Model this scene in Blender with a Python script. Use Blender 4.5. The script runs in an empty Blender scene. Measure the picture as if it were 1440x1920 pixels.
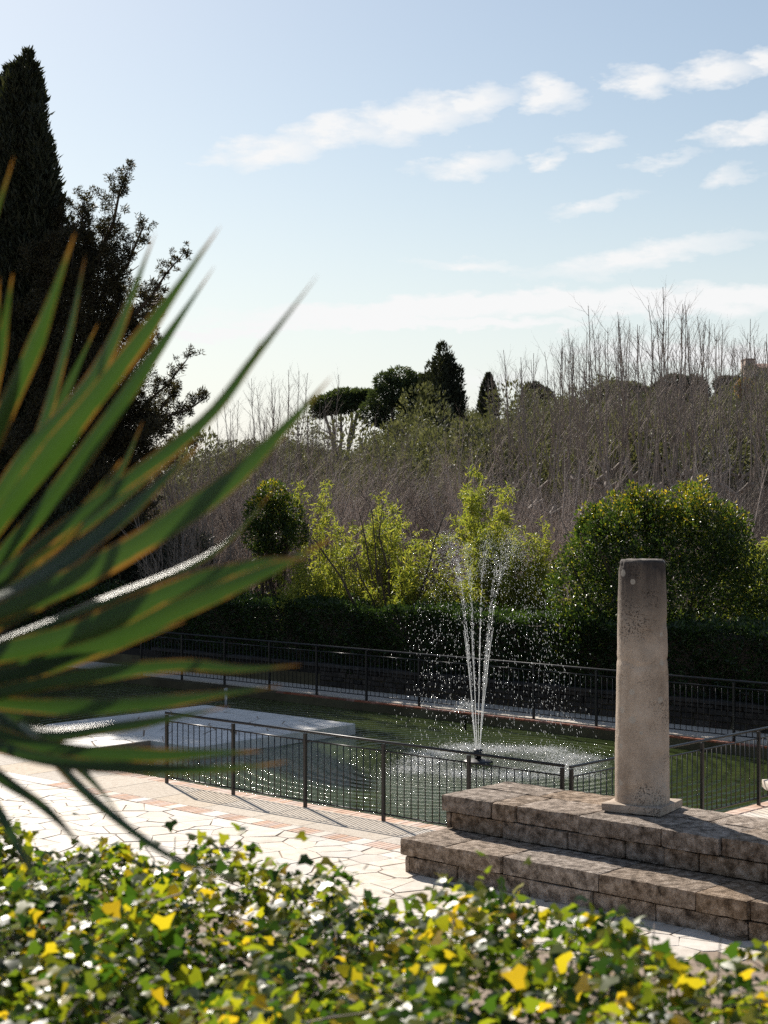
import bpy, math, random
import numpy as np
from mathutils import Vector, noise

sc = bpy.context.scene
col = sc.collection
R = math.radians
random.seed(7)
rng = np.random.default_rng(11)

# ------------------------------------------------------------------ camera, sky, sun, exposure
F = 3230.0                      # focal length of the photograph in its own pixels
EYE = 4.52                      # eye height above the pool terrace
cd = bpy.data.cameras.new('camera')
cam = bpy.data.objects.new('camera', cd)
col.objects.link(cam)
cam.location = (0, 0, EYE)
cam.rotation_euler = (R(90), 0, 0)
cd.sensor_fit = 'VERTICAL'
cd.sensor_height = 36.0
cd.lens = F / 1920 * 36
cd.shift_y = -40 / 1920
cd.clip_start = 0.1
cd.clip_end = 9000
cd.dof.use_dof = True
cd.dof.focus_distance = 25.0
cd.dof.aperture_fstop = 4.8
sc.camera = cam

SUN_ELEV = R(34)
SUN_AZ = R(-23)                 # from +Y, negative to the left
SKY_STRENGTH = 0.062
CLOUD = 10.2
w = bpy.data.worlds.new('World')
sc.world = w
w.use_nodes = True
NT = w.node_tree
NT.nodes.clear()


def wn(t, **kw):
    n = NT.nodes.new(t)
    for k, v in kw.items():
        setattr(n, k, v)
    return n


def wmath(op, a, b=None):
    n = wn('ShaderNodeMath', operation=op)
    for i, v in enumerate((a, b)):
        if v is None:
            continue
        if isinstance(v, (int, float)):
            n.inputs[i].default_value = v
        else:
            NT.links.new(v, n.inputs[i])
    return n.outputs[0]


sky = wn('ShaderNodeTexSky', sky_type='NISHITA', sun_disc=False)
sky.sun_elevation = SUN_ELEV
sky.sun_rotation = SUN_AZ
sky.air_density = 1.1
sky.dust_density = .6
sky.ozone_density = .8
sky.altitude = 50
tc = wn('ShaderNodeTexCoord')
sx = wn('ShaderNodeSeparateXYZ')
NT.links.new(tc.outputs['Generated'], sx.inputs[0])
az = wmath('ARCTAN2', sx.outputs[0], sx.outputs[1])
el = wmath('ARCSINE', sx.outputs[2])
cx = wn('ShaderNodeCombineXYZ')
NT.links.new(az, cx.inputs[0])
NT.links.new(el, cx.inputs[1])
# ragged cloud edges: warp the angles by a fine noise that is stretched sideways
mp = wn('ShaderNodeMapping')
mp.inputs['Scale'].default_value = (38, 95, 1)
NT.links.new(cx.outputs[0], mp.inputs[0])
nz = wn('ShaderNodeTexNoise')
nz.inputs['Scale'].default_value = 1.0
nz.inputs['Detail'].default_value = 7
nz.inputs['Roughness'].default_value = 0.62
NT.links.new(mp.outputs[0], nz.inputs['Vector'])
sub = wn('ShaderNodeVectorMath', operation='SUBTRACT')
sub.inputs[1].default_value = (.5, .5, .5)
NT.links.new(nz.outputs['Color'], sub.inputs[0])
scl = wn('ShaderNodeVectorMath', operation='MULTIPLY')
scl.inputs[1].default_value = (.058, .022, 0)
NT.links.new(sub.outputs[0], scl.inputs[0])
add = wn('ShaderNodeVectorMath', operation='ADD')
NT.links.new(cx.outputs[0], add.inputs[0])
NT.links.new(scl.outputs[0], add.inputs[1])
CLOUDS = [(510, 282, 105, 24, -6, .9), (640, 243, 85, 27, -4, .9), (770, 222, 130, 34, -10, 1), (880, 195, 75, 27, -8, 1),
          (870, 306, 88, 20, -6, .8), (1030, 175, 55, 28, 4, .9), (1205, 155, 58, 26, 4, .95), (1340, 140, 70, 26, -4, .95),
          (1430, 118, 45, 22, -5, .9), (1400, 248, 85, 19, -6, .95), (1115, 268, 55, 14, 4, .6), (1028, 300, 30, 16, 0, .7),
          (1240, 300, 65, 10, -6, .45), (1365, 335, 40, 14, -18, .45), (1110, 380, 75, 12, -12, .5), (1200, 482, 190, 20, -9, .75),
          (880, 500, 90, 11, 3, .6), (860, 575, 400, 20, -3, 1.5), (740, 607, 330, 11, 0, 1.6), (1260, 562, 260, 26, 0, 1.4),
          (480, 622, 190, 9, -3, 1.2), (1330, 668, 220, 22, 3, 1.1), (900, 712, 120, 16, 0, .4),
          (1720, 190, 190, 40, -6, .9), (1750, 420, 220, 24, -4, .7), (1800, 560, 300, 26, 0, .8), (-350, 600, 300, 14, 2, .6), (-500, 330, 160, 26, -6, .7)]
dens = None
for (px, py, hw, hh, rot, inten) in CLOUDS:
    a0 = math.atan((px - 720) / F)
    e0 = math.atan((920 - py) / F * math.cos(a0))
    m = wn('ShaderNodeMapping', vector_type='TEXTURE')
    m.inputs['Location'].default_value = (a0, e0, 0)
    m.inputs['Rotation'].default_value = (0, 0, -R(rot))
    m.inputs['Scale'].default_value = (hw * 1.35 / F, hh * 1.35 / F, 1)
    NT.links.new(add.outputs[0], m.inputs[0])
    ln = wn('ShaderNodeVectorMath', operation='LENGTH')
    NT.links.new(m.outputs[0], ln.inputs[0])
    v = wmath('MULTIPLY', wmath('SUBTRACT', 1.0, ln.outputs['Value']), inten)
    dens = v if dens is None else wmath('MAXIMUM', dens, v)
dens = wmath('MAXIMUM', dens, 0.0)
body = wmath('ADD', wmath('MULTIPLY', nz.outputs['Fac'], 1.5), -0.12)
dens = wmath('MULTIPLY', wmath('MULTIPLY', dens, body), 2.1)
dens = wmath('MINIMUM', wmath('POWER', dens, .85), .93)
hz = wn('ShaderNodeMapRange', interpolation_type='SMOOTHSTEP')        # pale haze low over the horizon
hz.inputs['From Min'].default_value = .22
hz.inputs['From Max'].default_value = -.02
hz.inputs['To Min'].default_value = .08
hz.inputs['To Max'].default_value = .75
NT.links.new(el, hz.inputs['Value'])
mix1 = wn('ShaderNodeMix', data_type='RGBA')
NT.links.new(hz.outputs[0], mix1.inputs['Factor'])
NT.links.new(sky.outputs[0], mix1.inputs['A'])
mix1.inputs['B'].default_value = (CLOUD * .865, CLOUD * .93, CLOUD * 1.0, 1)
mix2 = wn('ShaderNodeMix', data_type='RGBA')
NT.links.new(dens, mix2.inputs['Factor'])
NT.links.new(mix1.outputs['Result'], mix2.inputs['A'])
mix2.inputs['B'].default_value = (CLOUD, CLOUD, CLOUD, 1)
bg = wn('ShaderNodeBackground')
bg.inputs['Strength'].default_value = SKY_STRENGTH
out = wn('ShaderNodeOutputWorld')
NT.links.new(mix2.outputs['Result'], bg.inputs['Color'])
NT.links.new(bg.outputs[0], out.inputs['Surface'])

sd = bpy.data.lights.new('sun', 'SUN')
sd.energy = 5.0
sd.angle = R(.55)
sd.color = (1, .93, .83)
sun = bpy.data.objects.new('sun', sd)
col.objects.link(sun)
sun.location = (-20, 40, 40)
sdir = Vector((math.sin(SUN_AZ) * math.cos(SUN_ELEV), math.cos(SUN_AZ) * math.cos(SUN_ELEV), math.sin(SUN_ELEV)))
sun.rotation_euler = sdir.to_track_quat('Z', 'Y').to_euler()

vs = sc.view_settings
vs.view_transform = 'Standard'
vs.look = 'None'
vs.exposure = 0.58
vs.gamma = 1
sc.cycles.use_denoising = False
sc.cycles.max_bounces = 4
sc.cycles.diffuse_bounces = 3
sc.cycles.glossy_bounces = 3
sc.cycles.volume_bounces = 0
sc.cycles.transmission_bounces = 4
sc.cycles.caustics_reflective = False
sc.cycles.caustics_refractive = False
sc.cycles.sample_clamp_indirect = 6

# ------------------------------------------------------------------ helpers
UX, UY = math.cos(R(42.4)), -math.sin(R(42.4))      # along the pool edge
NX, NY = math.sin(R(42.4)), math.cos(R(42.4))       # across the pool, away from the camera
UANG = -R(42.4)


def P(u, n, z=0.0):
    return Vector((u * UX + n * NX, u * UY + n * NY, z))


def at(px, py, Y):
    return Vector(((px - 720) / F * Y, Y, EYE - (py - 920) / F * Y))


def un(p):
    return p[0] * UX + p[1] * UY, p[0] * NX + p[1] * NY


def tag(o, label=None, cat=None, group=None, kind=None):
    if label:
        o['label'] = label
    if cat:
        o['category'] = cat
    if group:
        o['group'] = group
    if kind:
        o['kind'] = kind
    return o


def empty(name, loc=(0, 0, 0), rz=0.0):
    o = bpy.data.objects.new(name, None)
    o.empty_display_size = .2
    col.objects.link(o)
    o.location = loc
    o.rotation_euler = (0, 0, rz)
    return o


def link(name, me, parent=None, loc=None, rot=None):
    o = bpy.data.objects.new(name, me)
    col.objects.link(o)
    if parent is not None:
        o.parent = parent
    if loc is not None:
        o.location = loc
    if rot is not None:
        o.rotation_euler = rot
    return o


def copy_tree(o, parent=None):
    c = o.copy()
    col.objects.link(c)
    c.parent = parent
    for ch in list(o.children):
        copy_tree(ch, c)
    return c


def npmesh(name, verts, faces, mat=None, tint=None, smooth=False, uv=None):
    """verts (N,3); faces (M,k) of one size or a list of lists"""
    me = bpy.data.meshes.new(name)
    verts = np.asarray(verts, dtype=np.float32)
    if isinstance(faces, np.ndarray):
        k = faces.shape[1]
        m = len(faces)
        me.vertices.add(len(verts))
        me.vertices.foreach_set('co', verts.ravel())
        me.loops.add(m * k)
        me.loops.foreach_set('vertex_index', faces.astype(np.int32).ravel())
        me.polygons.add(m)
        me.polygons.foreach_set('loop_start', np.arange(0, m * k, k, dtype=np.int32))
        me.polygons.foreach_set('loop_total', np.full(m, k, dtype=np.int32))
        me.update(calc_edges=True)
    else:
        me.from_pydata([tuple(map(float, v)) for v in verts], [], faces)
        me.update()
    if tint is not None:
        a = me.attributes.new('tint', 'FLOAT', 'POINT')
        a.data.foreach_set('value', np.asarray(tint, dtype=np.float32))
    if uv is not None:
        for nm, arr in uv.items():
            a = me.attributes.new(nm, 'FLOAT', 'POINT')
            a.data.foreach_set('value', np.asarray(arr, dtype=np.float32))
    me.polygons.foreach_set('use_smooth', np.full(len(me.polygons), bool(smooth)))
    if mat:
        me.materials.append(mat)
    return me


BOXF = np.array([[0, 3, 2, 1], [4, 5, 6, 7], [0, 1, 5, 4], [1, 2, 6, 5], [2, 3, 7, 6], [3, 0, 4, 7]])


def box_mesh(name, x0, x1, y0, y1, z0, z1, mat, bev=0.0):
    """a box with chamfered top edges when bev > 0"""
    if bev <= 0:
        v = [(x0, y0, z0), (x1, y0, z0), (x1, y1, z0), (x0, y1, z0), (x0, y0, z1), (x1, y0, z1), (x1, y1, z1), (x0, y1, z1)]
        return npmesh(name, v, BOXF, mat)
    b = bev
    v = [(x0, y0, z0), (x1, y0, z0), (x1, y1, z0), (x0, y1, z0), (x0, y0, z1 - b), (x1, y0, z1 - b), (x1, y1, z1 - b), (x0, y1, z1 - b),
         (x0 + b, y0 + b, z1), (x1 - b, y0 + b, z1), (x1 - b, y1 - b, z1), (x0 + b, y1 - b, z1)]
    f = [[0, 3, 2, 1], [0, 1, 5, 4], [1, 2, 6, 5], [2, 3, 7, 6], [3, 0, 4, 7], [4, 5, 9, 8], [5, 6, 10, 9], [6, 7, 11, 10], [7, 4, 8, 11], [8, 9, 10, 11]]
    return npmesh(name, v, np.array(f), mat)


def tubes(pts, rad, sides=3):
    """pts (K,m,3), rad (K,m) -> verts, quads"""
    K, m, _ = pts.shape
    d = pts[:, -1] - pts[:, 0]
    d /= np.linalg.norm(d, axis=1, keepdims=True) + 1e-9
    ref = np.where(np.abs(d[:, 2:3]) > .9, np.array([[1., 0, 0]]), np.array([[0, 0, 1.]]))
    a = np.cross(d, ref)
    a /= np.linalg.norm(a, axis=1, keepdims=True) + 1e-9
    b = np.cross(d, a)
    th = np.arange(sides) * 2 * np.pi / sides
    ring = np.cos(th)[None, :, None] * a[:, None, :] + np.sin(th)[None, :, None] * b[:, None, :]
    v = pts[:, :, None, :] + rad[:, :, None, None] * ring[:, None, :, :]
    idx = np.arange(K * m * sides).reshape(K, m, sides)
    q = np.stack([idx[:, :-1, :], np.roll(idx, -1, axis=2)[:, :-1, :], np.roll(idx, -1, axis=2)[:, 1:, :], idx[:, 1:, :]], axis=-1)
    return v.reshape(-1, 3), q.reshape(-1, 4)


def tube_mesh(name, groups, mat, sides=(3,)):
    V, Q, n = [], [], 0
    for i, (p, r) in enumerate(groups):
        v, q = tubes(p, r, sides[min(i, len(sides) - 1)])
        V.append(v)
        Q.append(q + n)
        n += len(v)
    return npmesh(name, np.concatenate(V), np.concatenate(Q), mat, smooth=True)


def unit(v):
    return v / (np.linalg.norm(v, axis=-1, keepdims=True) + 1e-9)


def grow(r, par_p, par_r, n, L, ang, up, ratio, m=4, t0=.25, t1=1.0, wob=.05, tip=.3, ltaper=.5):
    """n children on random parents -> (pts, rad)"""
    K, pm, _ = par_p.shape
    i = r.integers(0, K, n)
    t = r.uniform(t0, t1, n)
    s = t * (pm - 1)
    a = np.minimum(s.astype(int), pm - 2)
    f = (s - a)[:, None]
    pos = par_p[i, a] * (1 - f) + par_p[i, a + 1] * f
    rad = par_r[i, a] * (1 - f[:, 0]) + par_r[i, a + 1] * f[:, 0]
    tan = unit(par_p[i, a + 1] - par_p[i, a])
    perp = unit(np.cross(tan, r.normal(size=(n, 3))))
    th = r.uniform(ang[0], ang[1], n)[:, None]
    d = unit(tan * np.cos(th) + perp * np.sin(th))
    ln = (r.uniform(L[0], L[1], n) * (1 - ltaper * t))[:, None]
    q = np.linspace(0, 1, m)
    pts = pos[:, None] + d[:, None] * ln[:, None] * q[None, :, None]
    pts[:, :, 2] += up * ln * q[None] ** 2
    pts[:, 1:] += r.normal(size=(n, m - 1, 3)) * wob * ln[:, None] * q[None, 1:, None]
    r0 = np.maximum(rad * ratio, .002)[:, None]
    return pts, r0 * (1 - (1 - tip) * q[None])


LEAF_T = np.array([(0, 0, 0), (-.5, .45, .12), (0, 1, 0), (.5, .45, .12)])
LEAF_F = np.array([[0, 2, 1], [0, 3, 2]])
IVY_T = np.array([(0, 0, 0), (0, .5, .03), (0, 1, -.10), (-.40, -.12, -.03), (-.56, .28, -.07), (-.27, .50, .03), (.40, -.12, -.03), (.56, .28, -.07), (.27, .50, .03)])
IVY_F = np.array([[0, 1, 4], [0, 4, 3], [1, 5, 4], [1, 2, 5], [0, 7, 1], [0, 6, 7], [1, 7, 8], [1, 8, 2]])


def leaf_cloud(name, r, pos, axis, size, wid, mat, tint, nrm=None, T=LEAF_T, FT=LEAF_F, smooth=False):
    n = len(pos)
    axis = unit(axis)
    if nrm is None:
        nrm = r.normal(size=(n, 3))
    side = unit(np.cross(axis, nrm))
    nr = np.cross(side, axis)
    size = np.broadcast_to(np.asarray(size, float), (n,))
    k = len(T)
    v = pos[:, None] + size[:, None, None] * (T[None, :, 0:1] * wid * side[:, None] + T[None, :, 1:2] * axis[:, None] + T[None, :, 2:3] * nr[:, None])
    f = (FT[None] + (np.arange(n) * k)[:, None, None]).reshape(-1, 3)
    return npmesh(name, v.reshape(-1, 3), f, mat, tint=np.repeat(tint, k), smooth=smooth)


def clumps(r, cen, rad, n, fill=.35, pw=1.0):
    """n points in ellipsoid clumps, mostly near their outsides; returns pos, outward"""
    cen = np.asarray(cen, float)
    rad = np.asarray(rad, float)
    if rad.ndim == 1:
        rad = np.repeat(rad[:, None], 3, 1)
    wgt = (rad[:, 0] * rad[:, 2]) ** pw
    i = r.choice(len(cen), n, p=wgt / wgt.sum())
    d = unit(r.normal(size=(n, 3)))
    q = np.where(r.random(n) < fill, r.random(n) ** .5, r.uniform(.8, 1.1, n))
    return cen[i] + d * rad[i] * q[:, None], d


# ------------------------------------------------------------------ materials
class M:
    pass


def newmat(name):
    m = bpy.data.materials.new(name)
    m.use_nodes = True
    t = m.node_tree
    t.nodes.clear()
    o = t.nodes.new('ShaderNodeOutputMaterial')
    return m, t, o


def N(t, typ, **kw):
    n = t.nodes.new(typ)
    for k, v in kw.items():
        setattr(n, k, v)
    return n


def ramp(t, fac, stops):
    n = N(t, 'ShaderNodeValToRGB')
    e = n.color_ramp.elements
    while len(e) < len(stops):
        e.new(.5)
    for s, (p, c) in zip(e, stops):
        s.position = p
        s.color = (*c, 1)
    t.links.new(fac, n.inputs[0])
    return n.outputs[0]


def noise_tex(t, scale, detail=4, rough=.55, vec=None, dist=0):
    n = N(t, 'ShaderNodeTexNoise')
    n.inputs['Scale'].default_value = scale
    n.inputs['Detail'].default_value = detail
    n.inputs['Roughness'].default_value = rough
    n.inputs['Distortion'].default_value = dist
    if vec is not None:
        t.links.new(vec, n.inputs['Vector'])
    return n.outputs['Fac']


def mixc(t, f, a, b, mode='MIX'):
    n = N(t, 'ShaderNodeMix', data_type='RGBA', blend_type=mode)
    for s, v in (('Factor', f), ('A', a), ('B', b)):
        if isinstance(v, (int, float)):
            n.inputs[s].default_value = v
        elif isinstance(v, tuple):
            n.inputs[s].default_value = (*v, 1)
        else:
            t.links.new(v, n.inputs[s])
    return n.outputs['Result']


def mth(t, op, a, b=None):
    n = N(t, 'ShaderNodeMath', operation=op)
    for i, v in enumerate((a, b)):
        if v is None:
            continue
        if isinstance(v, (int, float)):
            n.inputs[i].default_value = v
        else:
            t.links.new(v, n.inputs[i])
    return n.outputs[0]


def coords(t, world=True):
    if world:
        return N(t, 'ShaderNodeNewGeometry').outputs['Position']
    return N(t, 'ShaderNodeTexCoord').outputs['Object']


def bumpn(t, h, strength, dist):
    b = N(t, 'ShaderNodeBump')
    b.inputs['Strength'].default_value = strength
    b.inputs['Distance'].default_value = dist
    t.links.new(h, b.inputs['Height'])
    return b.outputs[0]


def stone_mat(name, stops, scale=6, rough=.85, bump=.5, bdist=.01, objvar=.25, spec=.3, fine=60):
    m, t, o = newmat(name)
    v = coords(t)
    n1 = noise_tex(t, scale, 6, .62, v)
    n2 = noise_tex(t, fine, 4, .7, v)
    f = mth(t, 'ADD', mth(t, 'MULTIPLY', n1, .72), mth(t, 'MULTIPLY', n2, .28))
    c = ramp(t, f, stops)
    if objvar:
        oi = N(t, 'ShaderNodeObjectInfo').outputs['Random']
        hs = N(t, 'ShaderNodeHueSaturation')
        t.links.new(mth(t, 'ADD', mth(t, 'MULTIPLY', oi, objvar * 2), 1 - objvar), hs.inputs['Value'])
        t.links.new(mth(t, 'ADD', mth(t, 'MULTIPLY', mth(t, 'FRACT', mth(t, 'MULTIPLY', oi, 7.31)), .5), .75), hs.inputs['Saturation'])
        t.links.new(c, hs.inputs['Color'])
        c = hs.outputs[0]
    b = N(t, 'ShaderNodeBsdfPrincipled')
    t.links.new(c, b.inputs['Base Color'])
    b.inputs['Roughness'].default_value = rough
    b.inputs['Specular IOR Level'].default_value = spec
    h = mth(t, 'ADD', mth(t, 'MULTIPLY', n1, .6), mth(t, 'MULTIPLY', n2, .4))
    t.links.new(bumpn(t, h, bump, bdist), b.inputs['Normal'])
    t.links.new(b.outputs[0], o.inputs[0])
    return m


def leaf_mat(name, stops, trans=.4, rough=.4, spec=.4, tcol=1.35):
    m, t, o = newmat(name)
    a = N(t, 'ShaderNodeAttribute', attribute_name='tint')
    c = ramp(t, a.outputs['Fac'], stops)
    b = N(t, 'ShaderNodeBsdfPrincipled')
    t.links.new(c, b.inputs['Base Color'])
    b.inputs['Roughness'].default_value = rough
    b.inputs['Specular IOR Level'].default_value = spec
    tr = N(t, 'ShaderNodeBsdfTranslucent')
    t.links.new(mixc(t, 1.0, c, (tcol * 1.0, tcol * 1.05, tcol * .45), 'MULTIPLY'), tr.inputs['Color'])
    mx = N(t, 'ShaderNodeMixShader')
    mx.inputs[0].default_value = trans
    t.links.new(b.outputs[0], mx.inputs[1])
    t.links.new(tr.outputs[0], mx.inputs[2])
    t.links.new(mx.outputs[0], o.inputs[0])
    return m


def bark_mat(name, c1, c2, rough=.55, spec=.5):
    m, t, o = newmat(name)
    f = noise_tex(t, 9, 4, .6, coords(t))
    b = N(t, 'ShaderNodeBsdfPrincipled')
    t.links.new(mixc(t, f, c1, c2), b.inputs['Base Color'])
    b.inputs['Roughness'].default_value = rough
    b.inputs['Specular IOR Level'].default_value = spec
    t.links.new(b.outputs[0], o.inputs[0])
    return m


M.paving = stone_mat('cream_paving_stone', [(.3, (.46, .39, .32)), (.5, (.60, .53, .45)), (.7, (.70, .64, .56))], 5, .7, .35, .006, .10, .35)
M.mortar = stone_mat('paving_mortar', [(.3, (.22, .16, .12)), (.7, (.36, .28, .21))], 8, .95, .5, .006, 0)
M.aggregate = stone_mat('exposed_aggregate', [(.3, (.42, .35, .27)), (.5, (.58, .50, .41)), (.7, (.68, .61, .52))], 14, .9, .9, .012, .06, .2, 90)
M.brick = stone_mat('pink_brick', [(.3, (.50, .33, .24)), (.55, (.62, .44, .34)), (.75, (.66, .53, .43))], 9, .85, .4, .006, .12)
M.redbrick = stone_mat('dark_red_brick', [(.3, (.16, .06, .04)), (.6, (.30, .13, .09)), (.75, (.38, .22, .16))], 7, .85, .4, .006, .2)
M.white_slab = stone_mat('white_island_stone', [(.3, (.50, .48, .45)), (.5, (.62, .60, .57)), (.7, (.72, .70, .67))], 4, .55, .3, .006, .08, .4)
M.step = stone_mat('weathered_step_stone', [(.35, (.055, .040, .029)), (.45, (.20, .15, .11)), (.55, (.38, .30, .235)), (.68, (.60, .505, .42))], 10, .92, 1.0, .05, .12, .2, 60)
M.rubble = stone_mat('rubble_wall_stone', [(.3, (.018, .015, .013)), (.5, (.04, .033, .028)), (.72, (.085, .072, .062))], 6, .9, .8, .02, .3)
M.joint = stone_mat('wall_joint', [(.3, (.015, .012, .010)), (.7, (.035, .03, .026))], 8, .95, .5, .01, 0)
M.soil = stone_mat('garden_soil', [(.3, (.045, .036, .024)), (.5, (.09, .075, .045)), (.7, (.13, .12, .07))], .7, .95, .6, .05, 0, .1, 5)
M.basin = stone_mat('pool_lining', [(.3, (.02, .025, .012)), (.7, (.05, .05, .03))], 3, .9, .3, .01, 0)
M.plaster = stone_mat('pink_plaster', [(.3, (.46, .34, .28)), (.7, (.58, .45, .38))], .6, .9, .2, .01, 0)
M.greywall = stone_mat('grey_render', [(.3, (.26, .25, .25)), (.7, (.36, .35, .35))], .6, .9, .2, .01, 0)
M.tile = stone_mat('roof_tile', [(.3, (.22, .13, .10)), (.7, (.34, .22, .17))], 2, .9, .4, .03, 0)
M.bark = bark_mat('grey_bark', (.16, .128, .108), (.34, .28, .24), .75, .15)
M.twig = bark_mat('bare_twig', (.28, .215, .18), (.60, .50, .435), .7, .14)
M.shoot = bark_mat('grey_shoot', (.14, .112, .095), (.36, .30, .26), .75, .12)
M.darktwig = bark_mat('dark_twig', (.09, .065, .054), (.22, .17, .145), .65, .2)
M.palewood = bark_mat('dry_pale_stalk', (.30, .24, .19), (.45, .38, .31), .7, .2)
M.darkbark = bark_mat('dark_bark', (.05, .036, .026), (.11, .08, .06), .8, .3)
M.cypress = leaf_mat('cypress_foliage', [(0, (.016, .020, .012)), (.6, (.040, .045, .026)), (1, (.085, .080, .045))], .22, .55, .3)
M.juniper = leaf_mat('brown_green_juniper', [(0, (.020, .018, .010)), (.6, (.060, .050, .026)), (1, (.12, .095, .05))], .3, .5, .35)
M.pine = leaf_mat('pine_needles', [(0, (.026, .036, .018)), (.6, (.055, .075, .035)), (1, (.10, .12, .05))], .3, .5, .3)
M.scrub = leaf_mat('grey_green_scrub', [(0, (.06, .062, .038)), (.6, (.135, .135, .085)), (1, (.235, .222, .15))], .32, .6, .25, 1.15)
M.hedge = leaf_mat('hedge_leaf', [(0, (.014, .026, .009)), (.6, (.035, .062, .018)), (.9, (.07, .11, .025)), (1, (.16, .17, .04))], .35, .38, .45, 1.6)
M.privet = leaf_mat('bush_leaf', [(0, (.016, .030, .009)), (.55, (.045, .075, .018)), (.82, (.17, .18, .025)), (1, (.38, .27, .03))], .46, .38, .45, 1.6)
M.bamboo = leaf_mat('bamboo_leaf', [(0, (.10, .13, .03)), (.5, (.23, .25, .055)), (1, (.42, .37, .10))], .58, .45, .3, 1.55)
M.ivy = leaf_mat('ivy_leaf', [(0, (.008, .022, .008)), (.35, (.032, .068, .012)), (.60, (.14, .17, .018)), (.80, (.29, .27, .02)), (.96, (.42, .27, .02)), (1, (.20, .07, .03))], .55, .33, .36, 1.9)
M.autumn = leaf_mat('orange_leaf', [(0, (.30, .15, .04)), (1, (.50, .28, .08))], .4, .6, .2)
M.culm = bark_mat('bamboo_culm', (.14, .16, .05), (.26, .25, .09), .4, .4)


def plain(name, c, rough=.5, metal=0, spec=.5, coat=0):
    m, t, o = newmat(name)
    b = N(t, 'ShaderNodeBsdfPrincipled')
    n = noise_tex(t, 25, 4, .6, coords(t))
    t.links.new(mixc(t, n, tuple(x * .7 for x in c), tuple(min(1, x * 1.25) for x in c)), b.inputs['Base Color'])
    b.inputs['Roughness'].default_value = rough
    b.inputs['Metallic'].default_value = metal
    b.inputs['Specular IOR Level'].default_value = spec
    t.links.new(b.outputs[0], o.inputs[0])
    return m


M.iron = plain('dark_painted_iron', (.014, .013, .014), .36, 0, .5)
M.black = plain('black_plastic', (.015, .015, .018), .45)
M.steel = plain('dull_steel', (.35, .35, .35), .4, .8)
M.glass = plain('dark_window', (.05, .06, .07), .1)


def water_material():
    m, t, o = newmat('pond_water')
    v = coords(t)
    c = P(-12.8 - 6, 22.3)
    nozzle = at(896, 1428, 30.0)
    sep = N(t, 'ShaderNodeVectorMath', operation='DISTANCE')
    t.links.new(v, sep.inputs[0])
    sep.inputs[1].default_value = (nozzle.x, nozzle.y, -.2)
    near = N(t, 'ShaderNodeMapRange', interpolation_type='SMOOTHSTEP')
    near.inputs['From Min'].default_value = 3.1
    near.inputs['From Max'].default_value = .9
    t.links.new(sep.outputs['Value'], near.inputs['Value'])
    w1 = N(t, 'ShaderNodeTexWave', wave_type='RINGS', rings_direction='SPHERICAL')
    mp_ = N(t, 'ShaderNodeMapping')
    mp_.inputs['Location'].default_value = (-nozzle.x, -nozzle.y, .2)
    t.links.new(v, mp_.inputs[0])
    t.links.new(mp_.outputs[0], w1.inputs['Vector'])
    w1.inputs['Scale'].default_value = 1.15
    w1.inputs['Distortion'].default_value = 2.6
    w1.inputs['Detail'].default_value = 3
    w1.inputs['Detail Scale'].default_value = 1.6
    n1 = noise_tex(t, 2.3, 3, .55, v, .6)
    n2 = noise_tex(t, 7.5, 4, .6, v, .3)
    n3 = noise_tex(t, 26, 4, .7, v)
    h = mth(t, 'ADD', mth(t, 'MULTIPLY', n1, .050), mth(t, 'MULTIPLY', n2, .030))
    h = mth(t, 'ADD', h, mth(t, 'MULTIPLY', w1.outputs['Fac'], .030))
    h = mth(t, 'ADD', h, mth(t, 'MULTIPLY', mth(t, 'MULTIPLY', n3, near.outputs[0]), mth(t, 'MULTIPLY', noise_tex(t, 1.3, 2, .5, v), .13)))
    b = N(t, 'ShaderNodeBsdfPrincipled')
    cc = ramp(t, noise_tex(t, .7, 4, .6, v), [(.3, (.030, .046, .012)), (.7, (.060, .078, .022))])
    t.links.new(cc, b.inputs['Base Color'])
    b.inputs['Roughness'].default_value = .05
    b.inputs['IOR'].default_value = 1.36
    t.links.new(bumpn(t, h, 1.0, 1.0), b.inputs['Normal'])
    t.links.new(b.outputs[0], o.inputs[0])
    return m


M.water = water_material()


def drop_material():
    m, t, o = newmat('aerated_water_drop')
    tr = N(t, 'ShaderNodeBsdfTranslucent')
    tr.inputs['Color'].default_value = (.95, .95, .95, 1)
    gl = N(t, 'ShaderNodeBsdfPrincipled')
    gl.inputs['Base Color'].default_value = (.85, .86, .86, 1)
    gl.inputs['Roughness'].default_value = .12
    mx = N(t, 'ShaderNodeMixShader')
    mx.inputs[0].default_value = .55
    t.links.new(gl.outputs[0], mx.inputs[1])
    t.links.new(tr.outputs[0], mx.inputs[2])
    t.links.new(mx.outputs[0], o.inputs[0])
    return m


M.drop = drop_material()


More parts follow.
